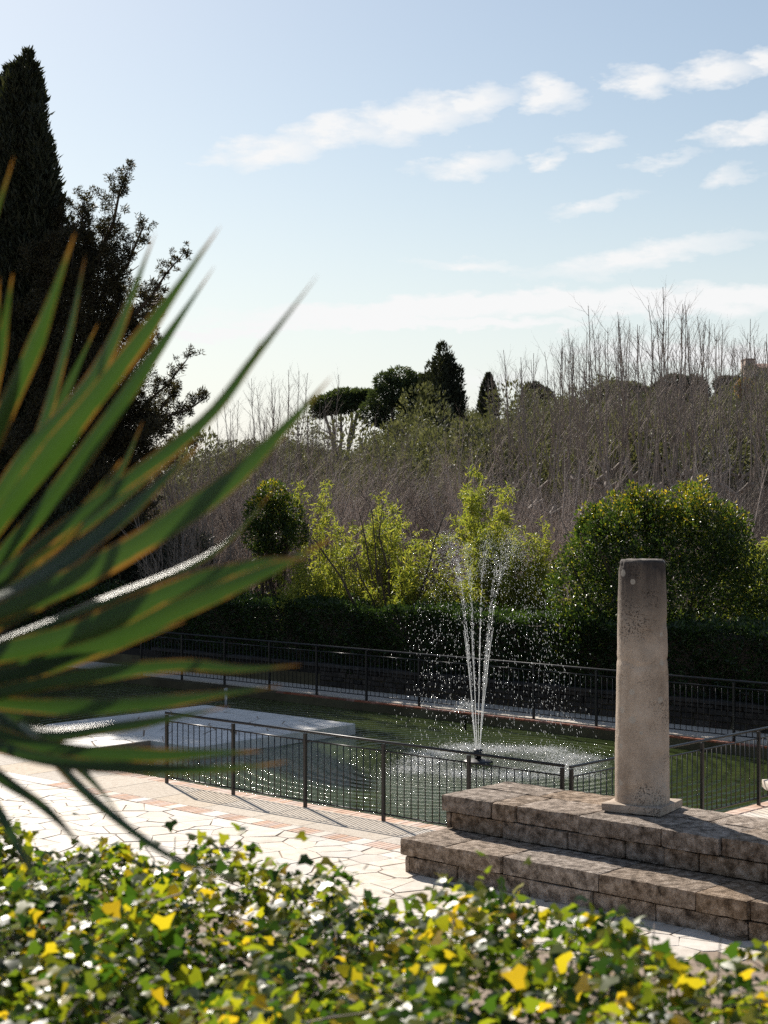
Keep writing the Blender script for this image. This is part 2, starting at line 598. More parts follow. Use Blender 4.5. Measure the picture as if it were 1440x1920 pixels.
def column_material():
    m, t, o = newmat('weathered_column_stone')
    v = coords(t, False)
    st = N(t, 'ShaderNodeMapping')
    st.inputs['Scale'].default_value = (5, 5, .9)
    t.links.new(v, st.inputs[0])
    streak = noise_tex(t, 1.0, 5, .6, st.outputs[0])
    n1 = noise_tex(t, 3.2, 6, .62, v)
    n2 = noise_tex(t, 45, 4, .7, v)
    f = mth(t, 'ADD', mth(t, 'ADD', mth(t, 'MULTIPLY', n1, .42), mth(t, 'MULTIPLY', n2, .22)), mth(t, 'MULTIPLY', streak, .36))
    c = ramp(t, f, [(.3, (.13, .105, .085)), (.42, (.36, .285, .22)), (.56, (.54, .44, .35)), (.75, (.66, .57, .48))])
    # darker in streaks towards the top end of the drum
    sp = N(t, 'ShaderNodeSeparateXYZ')
    t.links.new(v, sp.inputs[0])
    top = N(t, 'ShaderNodeMapRange')
    top.inputs['From Min'].default_value = 1.7
    top.inputs['From Max'].default_value = 2.75
    t.links.new(sp.outputs['Z'], top.inputs['Value'])
    c = mixc(t, mth(t, 'MULTIPLY', mth(t, 'MULTIPLY', top.outputs[0], streak), 2.0), c, (.055, .046, .042))
    # pale lichen discs
    vo = N(t, 'ShaderNodeTexVoronoi', feature='F1')
    vo.inputs['Scale'].default_value = 7.0
    vo.inputs['Randomness'].default_value = 1
    t.links.new(v, vo.inputs['Vector'])
    scn = N(t, 'ShaderNodeSeparateColor')
    t.links.new(vo.outputs['Color'], scn.inputs[0])
    lim = mth(t, 'MULTIPLY', mth(t, 'SUBTRACT', scn.outputs[0], .42), .52)
    edge = mth(t, 'ADD', lim, mth(t, 'MULTIPLY', mth(t, 'SUBTRACT', n2, .5), .06))
    lich = mth(t, 'GREATER_THAN', edge, vo.outputs['Distance'])
    c = mixc(t, mth(t, 'MULTIPLY', lich, .72), c, (.47, .43, .37))
    # pits in patches
    pit = N(t, 'ShaderNodeTexVoronoi', feature='F1')
    pit.inputs['Scale'].default_value = 46
    wv = N(t, 'ShaderNodeVectorMath', operation='MULTIPLY_ADD')
    nn_ = N(t, 'ShaderNodeTexNoise')
    nn_.inputs['Scale'].default_value = 14
    t.links.new(v, nn_.inputs['Vector'])
    t.links.new(nn_.outputs['Color'], wv.inputs[0])
    wv.inputs[1].default_value = (.09, .09, .09)
    t.links.new(v, wv.inputs[2])
    t.links.new(wv.outputs[0], pit.inputs['Vector'])
    patch = N(t, 'ShaderNodeMapRange', interpolation_type='SMOOTHSTEP')
    patch.inputs['From Min'].default_value = .50
    patch.inputs['From Max'].default_value = .66
    t.links.new(noise_tex(t, 2.4, 3, .5, v), patch.inputs['Value'])
    hole = N(t, 'ShaderNodeMapRange', interpolation_type='SMOOTHSTEP')
    hole.inputs['From Min'].default_value = .42
    hole.inputs['From Max'].default_value = .2
    t.links.new(pit.outputs['Distance'], hole.inputs['Value'])
    pits = mth(t, 'MULTIPLY', hole.outputs[0], patch.outputs[0])
    c = mixc(t, mth(t, 'MULTIPLY', pits, .8), c, (.05, .038, .03))
    b = N(t, 'ShaderNodeBsdfPrincipled')
    t.links.new(c, b.inputs['Base Color'])
    b.inputs['Roughness'].default_value = .88
    b.inputs['Specular IOR Level'].default_value = .25
    h = mth(t, 'SUBTRACT', mth(t, 'ADD', mth(t, 'MULTIPLY', n1, .5), mth(t, 'MULTIPLY', n2, .35)), mth(t, 'MULTIPLY', pits, .7))
    t.links.new(bumpn(t, h, .9, .022), b.inputs['Normal'])
    t.links.new(b.outputs[0], o.inputs[0])
    return m


M.column = column_material()


def yucca_material():
    m, t, o = newmat('yucca_leaf')
    ac = N(t, 'ShaderNodeAttribute', attribute_name='across').outputs['Fac']
    al = N(t, 'ShaderNodeAttribute', attribute_name='along').outputs['Fac']
    ti = N(t, 'ShaderNodeAttribute', attribute_name='tint').outputs['Fac']
    v = coords(t, False)
    n1 = noise_tex(t, 9, 4, .6, v)
    c = ramp(t, mth(t, 'ADD', mth(t, 'MULTIPLY', ti, .7), mth(t, 'MULTIPLY', n1, .3)), [(0, (.015, .032, .011)), (.5, (.034, .072, .017)), (1, (.072, .118, .032))])
    # brown, dried margins and tips
    mg = N(t, 'ShaderNodeMapRange', interpolation_type='SMOOTHSTEP')
    mg.inputs['From Min'].default_value = .74
    mg.inputs['From Max'].default_value = 1.0
    t.links.new(mth(t, 'ADD', mth(t, 'ABSOLUTE', ac), mth(t, 'MULTIPLY', mth(t, 'SUBTRACT', n1, .55), .9)), mg.inputs['Value'])
    tp = N(t, 'ShaderNodeMapRange', interpolation_type='SMOOTHSTEP')
    tp.inputs['From Min'].default_value = .90
    tp.inputs['From Max'].default_value = .99
    t.links.new(mth(t, 'ADD', al, mth(t, 'MULTIPLY', mth(t, 'SUBTRACT', n1, .5), .12)), tp.inputs['Value'])
    c = mixc(t, mth(t, 'MAXIMUM', mg.outputs[0], tp.outputs[0]), c, (.30, .13, .035))
    b = N(t, 'ShaderNodeBsdfPrincipled')
    t.links.new(c, b.inputs['Base Color'])
    b.inputs['Roughness'].default_value = .36
    b.inputs['Specular IOR Level'].default_value = .6
    st = N(t, 'ShaderNodeTexWave')
    st.inputs['Scale'].default_value = 3.2
    cb = N(t, 'ShaderNodeCombineXYZ')
    t.links.new(ac, cb.inputs[0])
    t.links.new(cb.outputs[0], st.inputs['Vector'])
    t.links.new(bumpn(t, st.outputs['Fac'], .35, .002), b.inputs['Normal'])
    tr = N(t, 'ShaderNodeBsdfTranslucent')
    t.links.new(mixc(t, 1.0, c, (1.3, 1.4, .7), 'MULTIPLY'), tr.inputs['Color'])
    mx = N(t, 'ShaderNodeMixShader')
    mx.inputs[0].default_value = .34
    t.links.new(b.outputs[0], mx.inputs[1])
    t.links.new(tr.outputs[0], mx.inputs[2])
    t.links.new(mx.outputs[0], o.inputs[0])
    return m


M.yucca = yucca_material()

# ------------------------------------------------------------------ terrain
U_R = -12.80                    # pool's right-hand edge
U_L = -40.0
N_NEAR, N_FAR = 17.66, 27.00    # pool's near and far edges
WATER_Z = -.20
UPPER = 2.35                    # the upper terrace the camera stands on


def ridge(X):
    return np.interp(X, [-400, -60, -30, -18, -8, 4, 13, 28, 51, 90, 400], [4, 5, 6.4, 7.6, 9.2, 11.2, 12.9, 14.4, 16.8, 20, 23])


def height(x, y):
    u, n = x * UX + y * UY, x * NX + y * NY
    s = np.clip((y - 46) / (230 - 46), 0, 1)
    hill = .42 + (ridge(x * 230 / np.maximum(y, 60)) - .42) * s ** 1.05
    far = np.clip((y - 235) / 400, 0, 1)
    hill = hill * (1 - far) + 2 * far
    low = np.where(n > 28.5, hill, -.03)
    low = np.where((n > N_NEAR + .03) & (n < N_FAR - .03) & (u < U_R - .03) & (u > U_L + .03), -1.2, low)
    t = np.clip((5.3 - n) / .5, 0, 1)
    return np.where(n < 5.3, -.03 + (UPPER + .03) * t, low)


us = np.unique(np.round(np.concatenate([np.linspace(-900, -110, 14), np.linspace(-100, -42, 24), [U_L - .01, U_L + .05], np.linspace(-38, -14, 13),
                                        [U_R - .05, U_R + .01], np.linspace(-11, 60, 30), np.linspace(66, 200, 20), np.linspace(260, 900, 10)]), 4))
ns = np.unique(np.round(np.concatenate([np.linspace(-900, -20, 10), np.linspace(-15, 4.8, 8), [5.3], np.linspace(7, 17, 5), [N_NEAR + .02, N_NEAR + .06],
                                        np.linspace(19, 26, 4), [N_FAR - .06, N_FAR - .02], [28.48, 28.54], np.linspace(30, 100, 36), np.linspace(103, 330, 60),
                                        np.linspace(350, 800, 12), [1200, 2000]]), 4))
UU, NN = np.meshgrid(us, ns, indexing='ij')
XX, YY = UU * UX + NN * NX, UU * UY + NN * NY
ZZ = height(XX, YY)
idx = np.arange(UU.size).reshape(UU.shape)
gf = np.stack([idx[:-1, :-1], idx[1:, :-1], idx[1:, 1:], idx[:-1, 1:]], -1).reshape(-1, 4)
ground = link('ground', npmesh('ground', np.stack([XX, YY, ZZ], -1).reshape(-1, 3), gf, M.soil))
tag(ground, kind='structure')


def H(x, y):
    return float(height(np.array(float(x)), np.array(float(y))))


water = link('pool_water', npmesh('pool_water', [P(U_L, N_NEAR, WATER_Z), P(U_R, N_NEAR, WATER_Z), P(U_R, N_FAR, WATER_Z), P(U_L, N_FAR, WATER_Z)], np.array([[0, 1, 2, 3]]), M.water))
tag(water, 'dark green rippled pond water inside the rectangular basin', kind='structure')


def un_box(name, u0, u1, n0, n1, z0, z1, mat, parent=None, bev=0.0):
    """a box in pool-aligned coordinates, own origin at its base centre"""
    c = P((u0 + u1) / 2, (n0 + n1) / 2, z0)
    hu, hn = (u1 - u0) / 2, (n1 - n0) / 2
    me = box_mesh(name, -hu, hu, -hn, hn, 0, z1 - z0, mat, bev)
    return link(name, me, parent, c, (0, 0, UANG))


# ------------------------------------------------------------------ pool basin and its brick coping
basin = empty('pool_basin', P(U_R, N_NEAR))
bpy.context.view_layer.update()


def keep(o, parent):
    """parent without moving (the parents used here only translate or rotate about Z)"""
    rz = parent.rotation_euler.z
    d = o.location - parent.location
    c, s = math.cos(-rz), math.sin(-rz)
    o.location = Vector((d.x * c - d.y * s, d.x * s + d.y * c, d.z))
    o.rotation_euler.z -= rz
    o.parent = parent
    return o


tag(basin, 'long rectangular pool basin edged with pink brick coping', 'pool')
for (a, b, c_, d) in ((U_L - .3, U_R + .3, N_NEAR - .27, N_NEAR - .005), (U_L - .3, U_R + .3, N_FAR + .005, N_FAR + .3), (U_R + .005, U_R + .28, N_NEAR, N_FAR), (U_L - .3, U_L - .005, N_NEAR, N_FAR)):
    keep(un_box('basin_wall', a, b, c_, d, -1.1, -.055, M.basin if c_ < 20 else M.redbrick), basin)
br = random.Random(3)
# bricks laid across the edge, the near long side first, then the right-hand and far sides
near_me = [box_mesh('brick', -.047, .047, -.135, .135, 0, .05 + k * .002, M.brick, .004) for k in range(3)]
u = U_R - .02
while u > -27.5:
    o = link('brick', near_me[br.randrange(3)], None, P(u - .05, N_NEAR - .14 + br.uniform(-.006, .006), -.052), (0, 0, UANG + br.uniform(-.015, .015)))
    keep(o, basin)
    u -= .1035
n = N_NEAR + .05
while n < 22.6:
    o = link('brick', near_me[br.randrange(3)], None, P(U_R + .14, n, -.052), (0, 0, UANG + math.pi / 2 + br.uniform(-.015, .015)))
    keep(o, basin)
    n += .1035
far_me = box_mesh('brick', -.118, .118, -.055, .055, 0, .055, M.redbrick, .004)
u = -9.0
while u > -27.8:
    if u < U_R + .2:
        o = link('brick', far_me, None, P(u - .12, N_FAR + .05 + br.uniform(-.006, .006), -.052), (0, 0, UANG + br.uniform(-.01, .01)))
        keep(o, basin)
    u -= .243

# ------------------------------------------------------------------ pavements
pave = link('pavement', npmesh('pavement', [P(-44, 5.3, .004), P(8, 5.3, .004), P(8, N_NEAR - .28, .004), P(-44, N_NEAR - .28, .004)], np.array([[0, 1, 2, 3]]), M.mortar))
tag(pave, 'sunlit terrace of cream crazy paving in front of the pool', kind='structure')
side = link('pavement', npmesh('pavement_side', [P(U_R + .285, N_NEAR - .279, -.012), P(8, N_NEAR - .279, -.012), P(8, 30, -.012), P(U_R + .285, 30, -.012)], np.array([[0, 1, 2, 3]]), M.mortar))
tag(side, 'terrace beside the short end of the pool', kind='structure')


def clip(poly, nx, ny, d):
    """keep the part of poly with nx*x+ny*y <= d"""
    out_ = []
    for i in range(len(poly)):
        a, b = poly[i], poly[(i + 1) % len(poly)]
        da, db = nx * a[0] + ny * a[1] - d, nx * b[0] + ny * b[1] - d
        if da <= 0:
            out_.append(a)
        if da * db < 0:
            t = da / (da - db)
            out_.append((a[0] + (b[0] - a[0]) * t, a[1] + (b[1] - a[1]) * t))
    return out_


def voronoi(pts, rect, gap, r):
    cells = []
    x0, x1, y0, y1 = rect
    for i, p in enumerate(pts):
        poly = [(x0, y0), (x1, y0), (x1, y1), (x0, y1)]
        near = sorted((((q[0] - p[0]) ** 2 + (q[1] - p[1]) ** 2, j) for j, q in enumerate(pts) if j != i))[:16]
        for d2, j in near:
            q = pts[j]
            dx, dy = q[0] - p[0], q[1] - p[1]
            L = math.sqrt(d2)
            poly = clip(poly, dx / L, dy / L, (p[0] * dx + p[1] * dy) / L + L / 2 - gap)
            if len(poly) < 3:
                break
        if len(poly) >= 3:
            cells.append(poly)
    return cells


def prism(name, poly, z0, z1, mat, bev=.006, r=random):
    cx_, cy_ = sum(p[0] for p in poly) / len(poly), sum(p[1] for p in poly) / len(poly)
    k = len(poly)
    loc = [(p[0] - cx_, p[1] - cy_) for p in poly]
    rad = max(.05, sum(math.hypot(*p) for p in loc) / k)
    s = 1 - bev / rad
    v = [(x, y, 0) for x, y in loc] + [(x, y, z1 - z0 - bev) for x, y in loc] + [(x * s, y * s, z1 - z0 + r.uniform(-.0015, .0015)) for x, y in loc]
    f = [[i, (i + 1) % k, k + (i + 1) % k, k + i] for i in range(k)] + [[k + i, k + (i + 1) % k, 2 * k + (i + 1) % k, 2 * k + i] for i in range(k)] + [[2 * k + i for i in range(k)]]
    me = bpy.data.meshes.new(name)
    me.from_pydata(v, [], f)
    me.materials.append(mat)
    return me, cx_, cy_


def crazy(rect, cell, gap, z0, z1, mat, parent, seed, seen=None):
    r = random.Random(seed)
    x0, x1, y0, y1 = rect
    pts = []
    nx, ny = max(1, round((x1 - x0) / cell)), max(1, round((y1 - y0) / cell))
    for i in range(nx):
        for j in range(ny):
            pts.append((x0 + (i + .5 + r.uniform(-.46, .46)) * (x1 - x0) / nx, y0 + (j + .5 + r.uniform(-.46, .46)) * (y1 - y0) / ny))
    # a few stones are missing a neighbour, so that sizes differ more
    pts = [p for p in pts if r.random() > .14]
    for poly in voronoi(pts, rect, gap, r):
        a, b = sum(p[0] for p in poly) / len(poly), sum(p[1] for p in poly) / len(poly)
        if seen and not seen(a, b):
            continue
        # rough edges
        poly = [(p[0] + r.uniform(-.012, .012), p[1] + r.uniform(-.012, .012)) for p in poly]
        me, cu, cn = prism('paving_stone', poly, z0, z1 + r.uniform(-.002, .004), mat, .005, r)
        o = link('paving_stone', me, None, P(cu, cn, z0), (0, 0, UANG))
        keep(o, parent)


def in_view(a, b, z=0.0, mx=60):
    p = P(a, b, z)
    if p.y < 2:
        return False
    px, py = 720 + p.x / p.y * F, 920 + (EYE - z) / p.y * F
    return -mx < px < 1440 + mx and py < 1790


crazy((-28.2, -8.6, 12.4, 15.98), .37, .006, -.011, .012, M.paving, pave, 5, lambda a, b: in_view(a, b, 0, 130) and not (a > -13.4 and b > 15.3))
# a band of bricks and pale slabs, then the rough aggregate slabs up to the coping
bme = box_mesh('brick', -.036, .036, -.155, .155, 0, .022, M.brick, .004)
u = -12.9
r = random.Random(21)
while u > -26:
    if u > -21.4:
        for k in range(r.choice((5, 6, 6, 7))):
            keep(link('brick', bme, None, P(u - .04, 16.17, -.011), (0, 0, UANG + r.uniform(-.02, .02))), pave)
            u -= .081
    L = r.uniform(.20, .34) if u > -21.4 else r.uniform(1.0, 1.5)
    keep(un_box('kerb_slab', u - L + .006, u - .006, 16.015, 16.325, -.011, .012, M.paving, None, .005), pave)
    u -= L
u = -12.5
while u > -29:
    L = r.uniform(.9, 1.5)
    keep(un_box('aggregate_slab', u - L + .004, u - .004, 16.34, N_NEAR - .285, -.011, .009, M.aggregate, None, .004), pave)
    u -= L
# slabs beside the right-hand fence
n = 17.5
while n < 23:
    L = r.uniform(.5, .8)
    keep(un_box('paving_slab', U_R + .29, U_R + .86, n + .005, n + L - .005, -.011, .011, M.paving, None, .005), side)
    keep(un_box('paving_slab', U_R + .87, U_R + 1.7, n + .12, n + L + .11, -.011, .011, M.paving, None, .005), side)
    n += L

# walk behind the far fence
walk = un_box('path', U_L, 2, N_FAR + .31, 28.5, -.3, -.006, M.aggregate)
tag(walk, 'narrow pale walk between the far fence and the stone wall', kind='structure')

# ------------------------------------------------------------------ the white island slab in the pool
isl = empty('island_slab', P(-25.1, 22.25))
tag(isl, 'square white stone island in the pool, joined to the terrace by a walkway', 'platform')
IU0, IU1, IN0, IN1 = -27.3, -22.95, 20.2, 24.3
keep(un_box('base', IU0 + .02, IU1 - .02, IN0 + .02, IN1 - .02, -1.15, -.007, M.mortar), isl)
keep(un_box('walkway_base', -26.58, -24.16, N_NEAR - .005, IN0 + .02, -.6, -.007, M.mortar), isl)
# the edge kerb is made of separate facing stones
u = IU0
while u < IU1 - .05:
    L = min(r.uniform(.6, .9), IU1 - u)
    keep(un_box('edge_stone', u + .004, u + L - .004, IN0 - .012, IN0 + .05, -.235, -.002, M.white_slab, None, .006), isl)
    keep(un_box('edge_stone', u + .004, u + L - .004, IN1 - .05, IN1 + .012, -.235, -.002, M.white_slab, None, .006), isl)
    u += L
n = IN0 + .055
while n < IN1 - .06:
    L = min(r.uniform(.6, .9), IN1 - .055 - n)
    keep(un_box('edge_stone', IU1 - .05, IU1 + .012, n + .004, n + L - .004, -.235, -.002, M.white_slab, None, .006), isl)
    keep(un_box('edge_stone', IU0 - .012, IU0 + .05, n + .004, n + L - .004, -.235, -.002, M.white_slab, None, .006), isl)
    n += L
crazy((IU0 + .055, IU1 - .055, IN0 + .055, IN1 - .055), .50, .014, -.025, .0, M.white_slab, isl, 9)
crazy((-26.56, -24.18, N_NEAR + .01, IN0 + .0), .50, .014, -.025, .0, M.white_slab, isl, 12)
# short grey lamp post on the island's far corner
lp = empty('post_light', at(424, 1325, 35.85))
lp.location.z = 0
tag(lp, 'short grey metal post standing on the far corner of the white island', 'post')
q = np.linspace(0, 2 * np.pi, 13)[:-1]


def lathe(name, prof, mat, sides=16, smooth=True, cap=True):
    th = np.arange(sides) * 2 * np.pi / sides
    v = [(r_ * math.cos(a), r_ * math.sin(a), z) for (r_, z) in prof for a in th]
    f = [[i * sides + j, i * sides + (j + 1) % sides, (i + 1) * sides + (j + 1) % sides, (i + 1) * sides + j] for i in range(len(prof) - 1) for j in range(sides)]
    if cap:
        f.append([(len(prof) - 1) * sides + j for j in range(sides)])
        f.append([j for j in range(sides)][::-1])
    me = bpy.data.meshes.new(name)
    me.from_pydata(v, [], f)
    me.materials.append(mat)
    if smooth:
        me.polygons.foreach_set('use_smooth', [len(p.vertices) == 4 for p in me.polygons])
    return me


link('base_plate', lathe('base_plate', [(.07, 0), (.07, .012), (.05, .018)], M.steel), lp)
link('pole', lathe('pole', [(.032, .018), (.032, .34)], M.steel), lp)
link('cap', lathe('cap', [(.04, .34), (.045, .36), (.045, .40), (.02, .415)], M.steel), lp)

# ------------------------------------------------------------------ fences
PANEL = 1.51
bal_me = lathe('baluster', [(.0075, .11), (.0075, .965)], M.iron, 6)
bal_far = lathe('baluster_far', [(.0085, .11), (.0085, .965)], M.iron, 4)
post_me = box_mesh('post', -.021, .021, -.021, .021, 0, 1.075, M.iron, .004)


def rail_mesh(name, x0, x1, z, r_, sides=8):
    v, f = tubes(np.array([[(x0, 0, z), ((x0 + x1) / 2, 0, z), (x1, 0, z)]]), np.array([[r_] * 3]), sides)
    fl = [list(map(int, a)) for a in f] + [list(range(sides)), list(range(2 * sides, 3 * sides))]
    me = npmesh(name, v, fl, M.iron)
    me.polygons.foreach_set('use_smooth', [len(p.vertices) == 4 and p.index < len(f) for p in me.polygons])
    return me


def bracket_mesh():
    t = np.linspace(0, 1.5 * math.pi, 9)
    p = np.stack([.024 + .028 * (1 - np.cos(t)) * .6, 0 * t, .945 - .020 * np.sin(t) - .006], -1)
    v, f = tubes(p[None], np.full((1, 9), .006), 4)
    return npmesh('bracket', v, f, M.iron)


brk = bracket_mesh()


def fence(name, label, origin, ang, npan, far=False, z=0.0, last=True, handrail_z=1.09):
    root = empty(name, (origin.x, origin.y, z), ang)
    tag(root, label, 'fence', 'black iron pool fences')
    L = npan * PANEL
    link('handrail', rail_mesh('handrail', -.03, L + .03, handrail_z, .019), root)
    mid = rail_mesh('middle_rail', .03, PANEL - .03, .965, .011)
    low = rail_mesh('bottom_rail', .0, PANEL, .105, .011)
    for k in range(npan + 1):
        if k < npan or last:
            link('post', post_me, root, (k * PANEL, 0, -.01))
        if not far:
            if k < npan:
                link('bracket', brk, root, (k * PANEL, 0, .01))
            if k > 0:
                link('bracket', brk, root, (k * PANEL, 0, .01), (0, 0, math.pi))
        if k < npan:
            link('middle_rail', mid, root, (k * PANEL, 0, 0))
            link('bottom_rail', low, root, (k * PANEL, 0, 0))
            nb = 11
            for j in range(nb):
                link('baluster', bal_far if far else bal_me, root, (k * PANEL + (j + 1) * PANEL / (nb + 1), 0, 0))
    return root


fence('pool_fence', 'black iron fence on the near pool edge casting a long striped shadow', P(-20.40, 17.37), UANG, 5)
fence('pool_fence', 'black iron fence running behind the column along the short pool end', P(U_R + .09, 17.37), UANG + math.pi / 2, 4)
fence('pool_fence', 'black iron fence on the far pool edge in front of the stone wall', P(-32.9, 27.2), UANG, 16, True)

# ------------------------------------------------------------------ stone steps and the column


def rough_box(name, L, D, Hh, seed, mat, step=.06, r_=.009, amp=.010, chips=True):
    """a weathered block: x 0..L, y 0..D, z 0..Hh, its edges worn round and chipped"""
    nx, ny, nz_ = max(2, round(L / step)), max(2, round(D / step)), max(2, round(Hh / .05))
    ids, V, Fc = {}, [], []

    def vid(i, j, k):
        key = (i, j, k)
        if key not in ids:
            ids[key] = len(V)
            V.append([L * i / nx, D * j / ny, Hh * k / nz_])
        return ids[key]
    for i in range(nx):
        for j in range(ny):
            Fc.append([vid(i, j, 0), vid(i, j + 1, 0), vid(i + 1, j + 1, 0), vid(i + 1, j, 0)])
            Fc.append([vid(i, j, nz_), vid(i + 1, j, nz_), vid(i + 1, j + 1, nz_), vid(i, j + 1, nz_)])
    for i in range(nx):
        for k in range(nz_):
            Fc.append([vid(i, 0, k), vid(i + 1, 0, k), vid(i + 1, 0, k + 1), vid(i, 0, k + 1)])
            Fc.append([vid(i, ny, k), vid(i, ny, k + 1), vid(i + 1, ny, k + 1), vid(i + 1, ny, k)])
    for j in range(ny):
        for k in range(nz_):
            Fc.append([vid(0, j, k), vid(0, j, k + 1), vid(0, j + 1, k + 1), vid(0, j + 1, k)])
            Fc.append([vid(nx, j, k), vid(nx, j + 1, k), vid(nx, j + 1, k + 1), vid(nx, j, k + 1)])
    S = Vector((seed * 3.7, seed * 1.3, seed * 2.1))
    for v in V:
        p = Vector(v)
        onx, ony, onz = p.x < 1e-6 or p.x > L - 1e-6, p.y < 1e-6 or p.y > D - 1e-6, p.z < 1e-6 or p.z > Hh - 1e-6
        k = onx + ony + onz
        c = Vector((L / 2, D / 2, Hh / 2))
        if k >= 2:
            pull = r_ * (.6 + .4 * (k - 2))
            if chips:
                pull *= .55 + 1.5 * max(0, noise.noise((p + S) * 6.0)) + 1.2 * max(0, noise.noise((p + S) * 15))
            if onx:
                v[0] += pull if p.x < L / 2 else -pull
            if ony:
                v[1] += pull if p.y < D / 2 else -pull
            if onz:
                v[2] += pull if p.z < Hh / 2 else -pull
        d = noise.noise_vector((p + S) * 5.0) * amp + noise.noise_vector((p + S) * 17.0) * amp * .6
        v[0] += d.x * (.5 if onx else .3)
        v[1] += d.y * (.8 if ony else .3)
        v[2] += d.z * (.8 if onz and p.z > Hh / 2 else .2)
    return npmesh(name, V, np.array(Fc), mat)


plat = empty('stone_steps', P(-13.62, 15.17))
tag(plat, 'weathered two-tier stepped platform of stone blocks under the column', 'steps')
C1, C2, C3 = .21, .42, .63
TOP = .84
N_LO, N_UP, N_BACK = 15.17, 15.92, 17.22


def u_at(px, nn):
    k = (px - 720) / F      # solve X/Y = k on the line n = nn
    return nn * (k * NY - NX) / (UX - k * UY)


def course(pxs, n0, n1, z0, z1, seed, first=None, pad=0.006, jit=.02, D=None):
    ulist = [u_at(p, n0) for p in pxs]
    if first is not None:
        ulist[0] = first
    rr = random.Random(seed)
    for i in range(len(ulist) - 1):
        a, b = ulist[i] + pad, ulist[i + 1] - pad
        off = rr.uniform(-jit, jit)
        if i == 0:
            off = 0
        me = rough_box('stone_block', b - a, n1 - n0, z1 - z0 - .011, seed * 10 + i, M.step)
        o = link('stone_block', me, None, P(a, n0 + off, z0 + .002 + rr.uniform(0, .004)), (0, 0, UANG + rr.uniform(-.006, .006)))
        keep(o, plat)


UE = -13.60
course([744, 768, 857, 992, 1110, 1228, 1401, 1560, 1700], N_LO + .03, N_UP + .25, .0, C1, 1, UE + .05)
course([743, 835, 941, 1121, 1304, 1402, 1560, 1720], N_LO, N_UP + .25, C1, C2, 2, UE, jit=.035)
course([825, 845, 943, 1065, 1171, 1245, 1310, 1440, 1560, 1690], N_UP + .03, N_BACK, C2, C3, 3, UE + .05)
course([825, 921, 966, 1084, 1240, 1350, 1470, 1590, 1730], N_UP, 16.62, C3, TOP, 4, UE, jit=.02)
course([850, 1010, 1190, 1330, 1460, 1590, 1720], 16.635, N_BACK, C3, TOP, 5, UE, jit=.0)
# dark core that closes the joints behind the facing blocks
keep(un_box('core', UE + .25, -8.2, N_LO + .30, N_BACK - .2, .0, C2 - .03, M.joint), plat)
keep(un_box('core', UE + .27, -8.25, N_UP + .25, N_BACK - .22, C2 - .029, TOP - .06, M.joint), plat)

cx0 = P(*un((at(1204, 1518, 19.9).x, 19.9)), TOP)
colm = empty('stone_column', cx0, -R(30))
tag(colm, 'free-standing weathered stone column drum on a square plinth above the steps', 'column')
pl = rough_box('plinth', .72, .72, .095, 31, M.column, .06, .008, .005)
link('plinth', pl, colm, (-.36, -.36, .002))
SIDES, RINGS = 72, 110
CH = 2.79
V = []
for i in range(RINGS + 1):
    t = i / RINGS
    z = CH * t
    rr_ = .316 - .050 * t + .006 * math.sin(math.pi * t)
    if z > CH - .03:
        rr_ -= .020 * ((z - CH + .03) / .03) ** 2
    for j in range(SIDES):
        a = 2 * math.pi * j / SIDES
        p = Vector((math.cos(a) * .3, math.sin(a) * .3, z))
        d = noise.noise(p * 2.0 + Vector((4, 1, 0))) * .005 + noise.noise(p * 7.5) * .0028 + noise.noise(p * 22) * .0022
        d -= .05 * max(0, noise.noise(p * 3.6 + Vector((2, 7, 3))) - .34) + (.045 * max(0, noise.noise(p * 8 + Vector((5, 0, 1))) - .1) if z > CH - .09 else 0)
        g = abs(z - 1.62 - .03 * math.sin(a * 2 + 1) - .03 * noise.noise(p * 6))      # an old break all round
        if g < .03 and noise.noise(p * 3 + Vector((9, 9, 9))) > -.25:
            d -= .010 * (1 - g / .03)
        V.append(((rr_ + d) * math.cos(a), (rr_ + d) * math.sin(a), z + (noise.noise(p * 9) * .008 if i == RINGS else 0)))
Fc = [[i * SIDES + j, i * SIDES + (j + 1) % SIDES, (i + 1) * SIDES + (j + 1) % SIDES, (i + 1) * SIDES + j] for i in range(RINGS) for j in range(SIDES)]
V.append((0, 0, CH - .004))
Fc += [[RINGS * SIDES + j, RINGS * SIDES + (j + 1) % SIDES, len(V) - 1] for j in range(SIDES)]
me = npmesh('shaft', V, Fc, M.column)
me.polygons.foreach_set('use_smooth', np.ones(len(me.polygons), dtype=bool))
link('shaft', me, colm, (0, 0, .096))

# stone bench that just enters the picture at its right edge
bench = empty('stone_bench', at(1434, 1500, 23.4), 0)
bench.location.z = 0
tag(bench, 'pale stone bench beside the pool fence, cut by the picture edge', 'bench')
link('seat', rough_box('seat', 1.2, .42, .11, 44, M.paving, .1, .012, .006), bench, (0, -.2, .46))
link('leg', rough_box('leg', .16, .34, .46, 45, M.paving, .1, .01, .006), bench, (.16, -.16, 0))
link('leg', rough_box('leg', .16, .34, .46, 46, M.paving, .1, .01, .006), bench, (.9, -.16, 0))

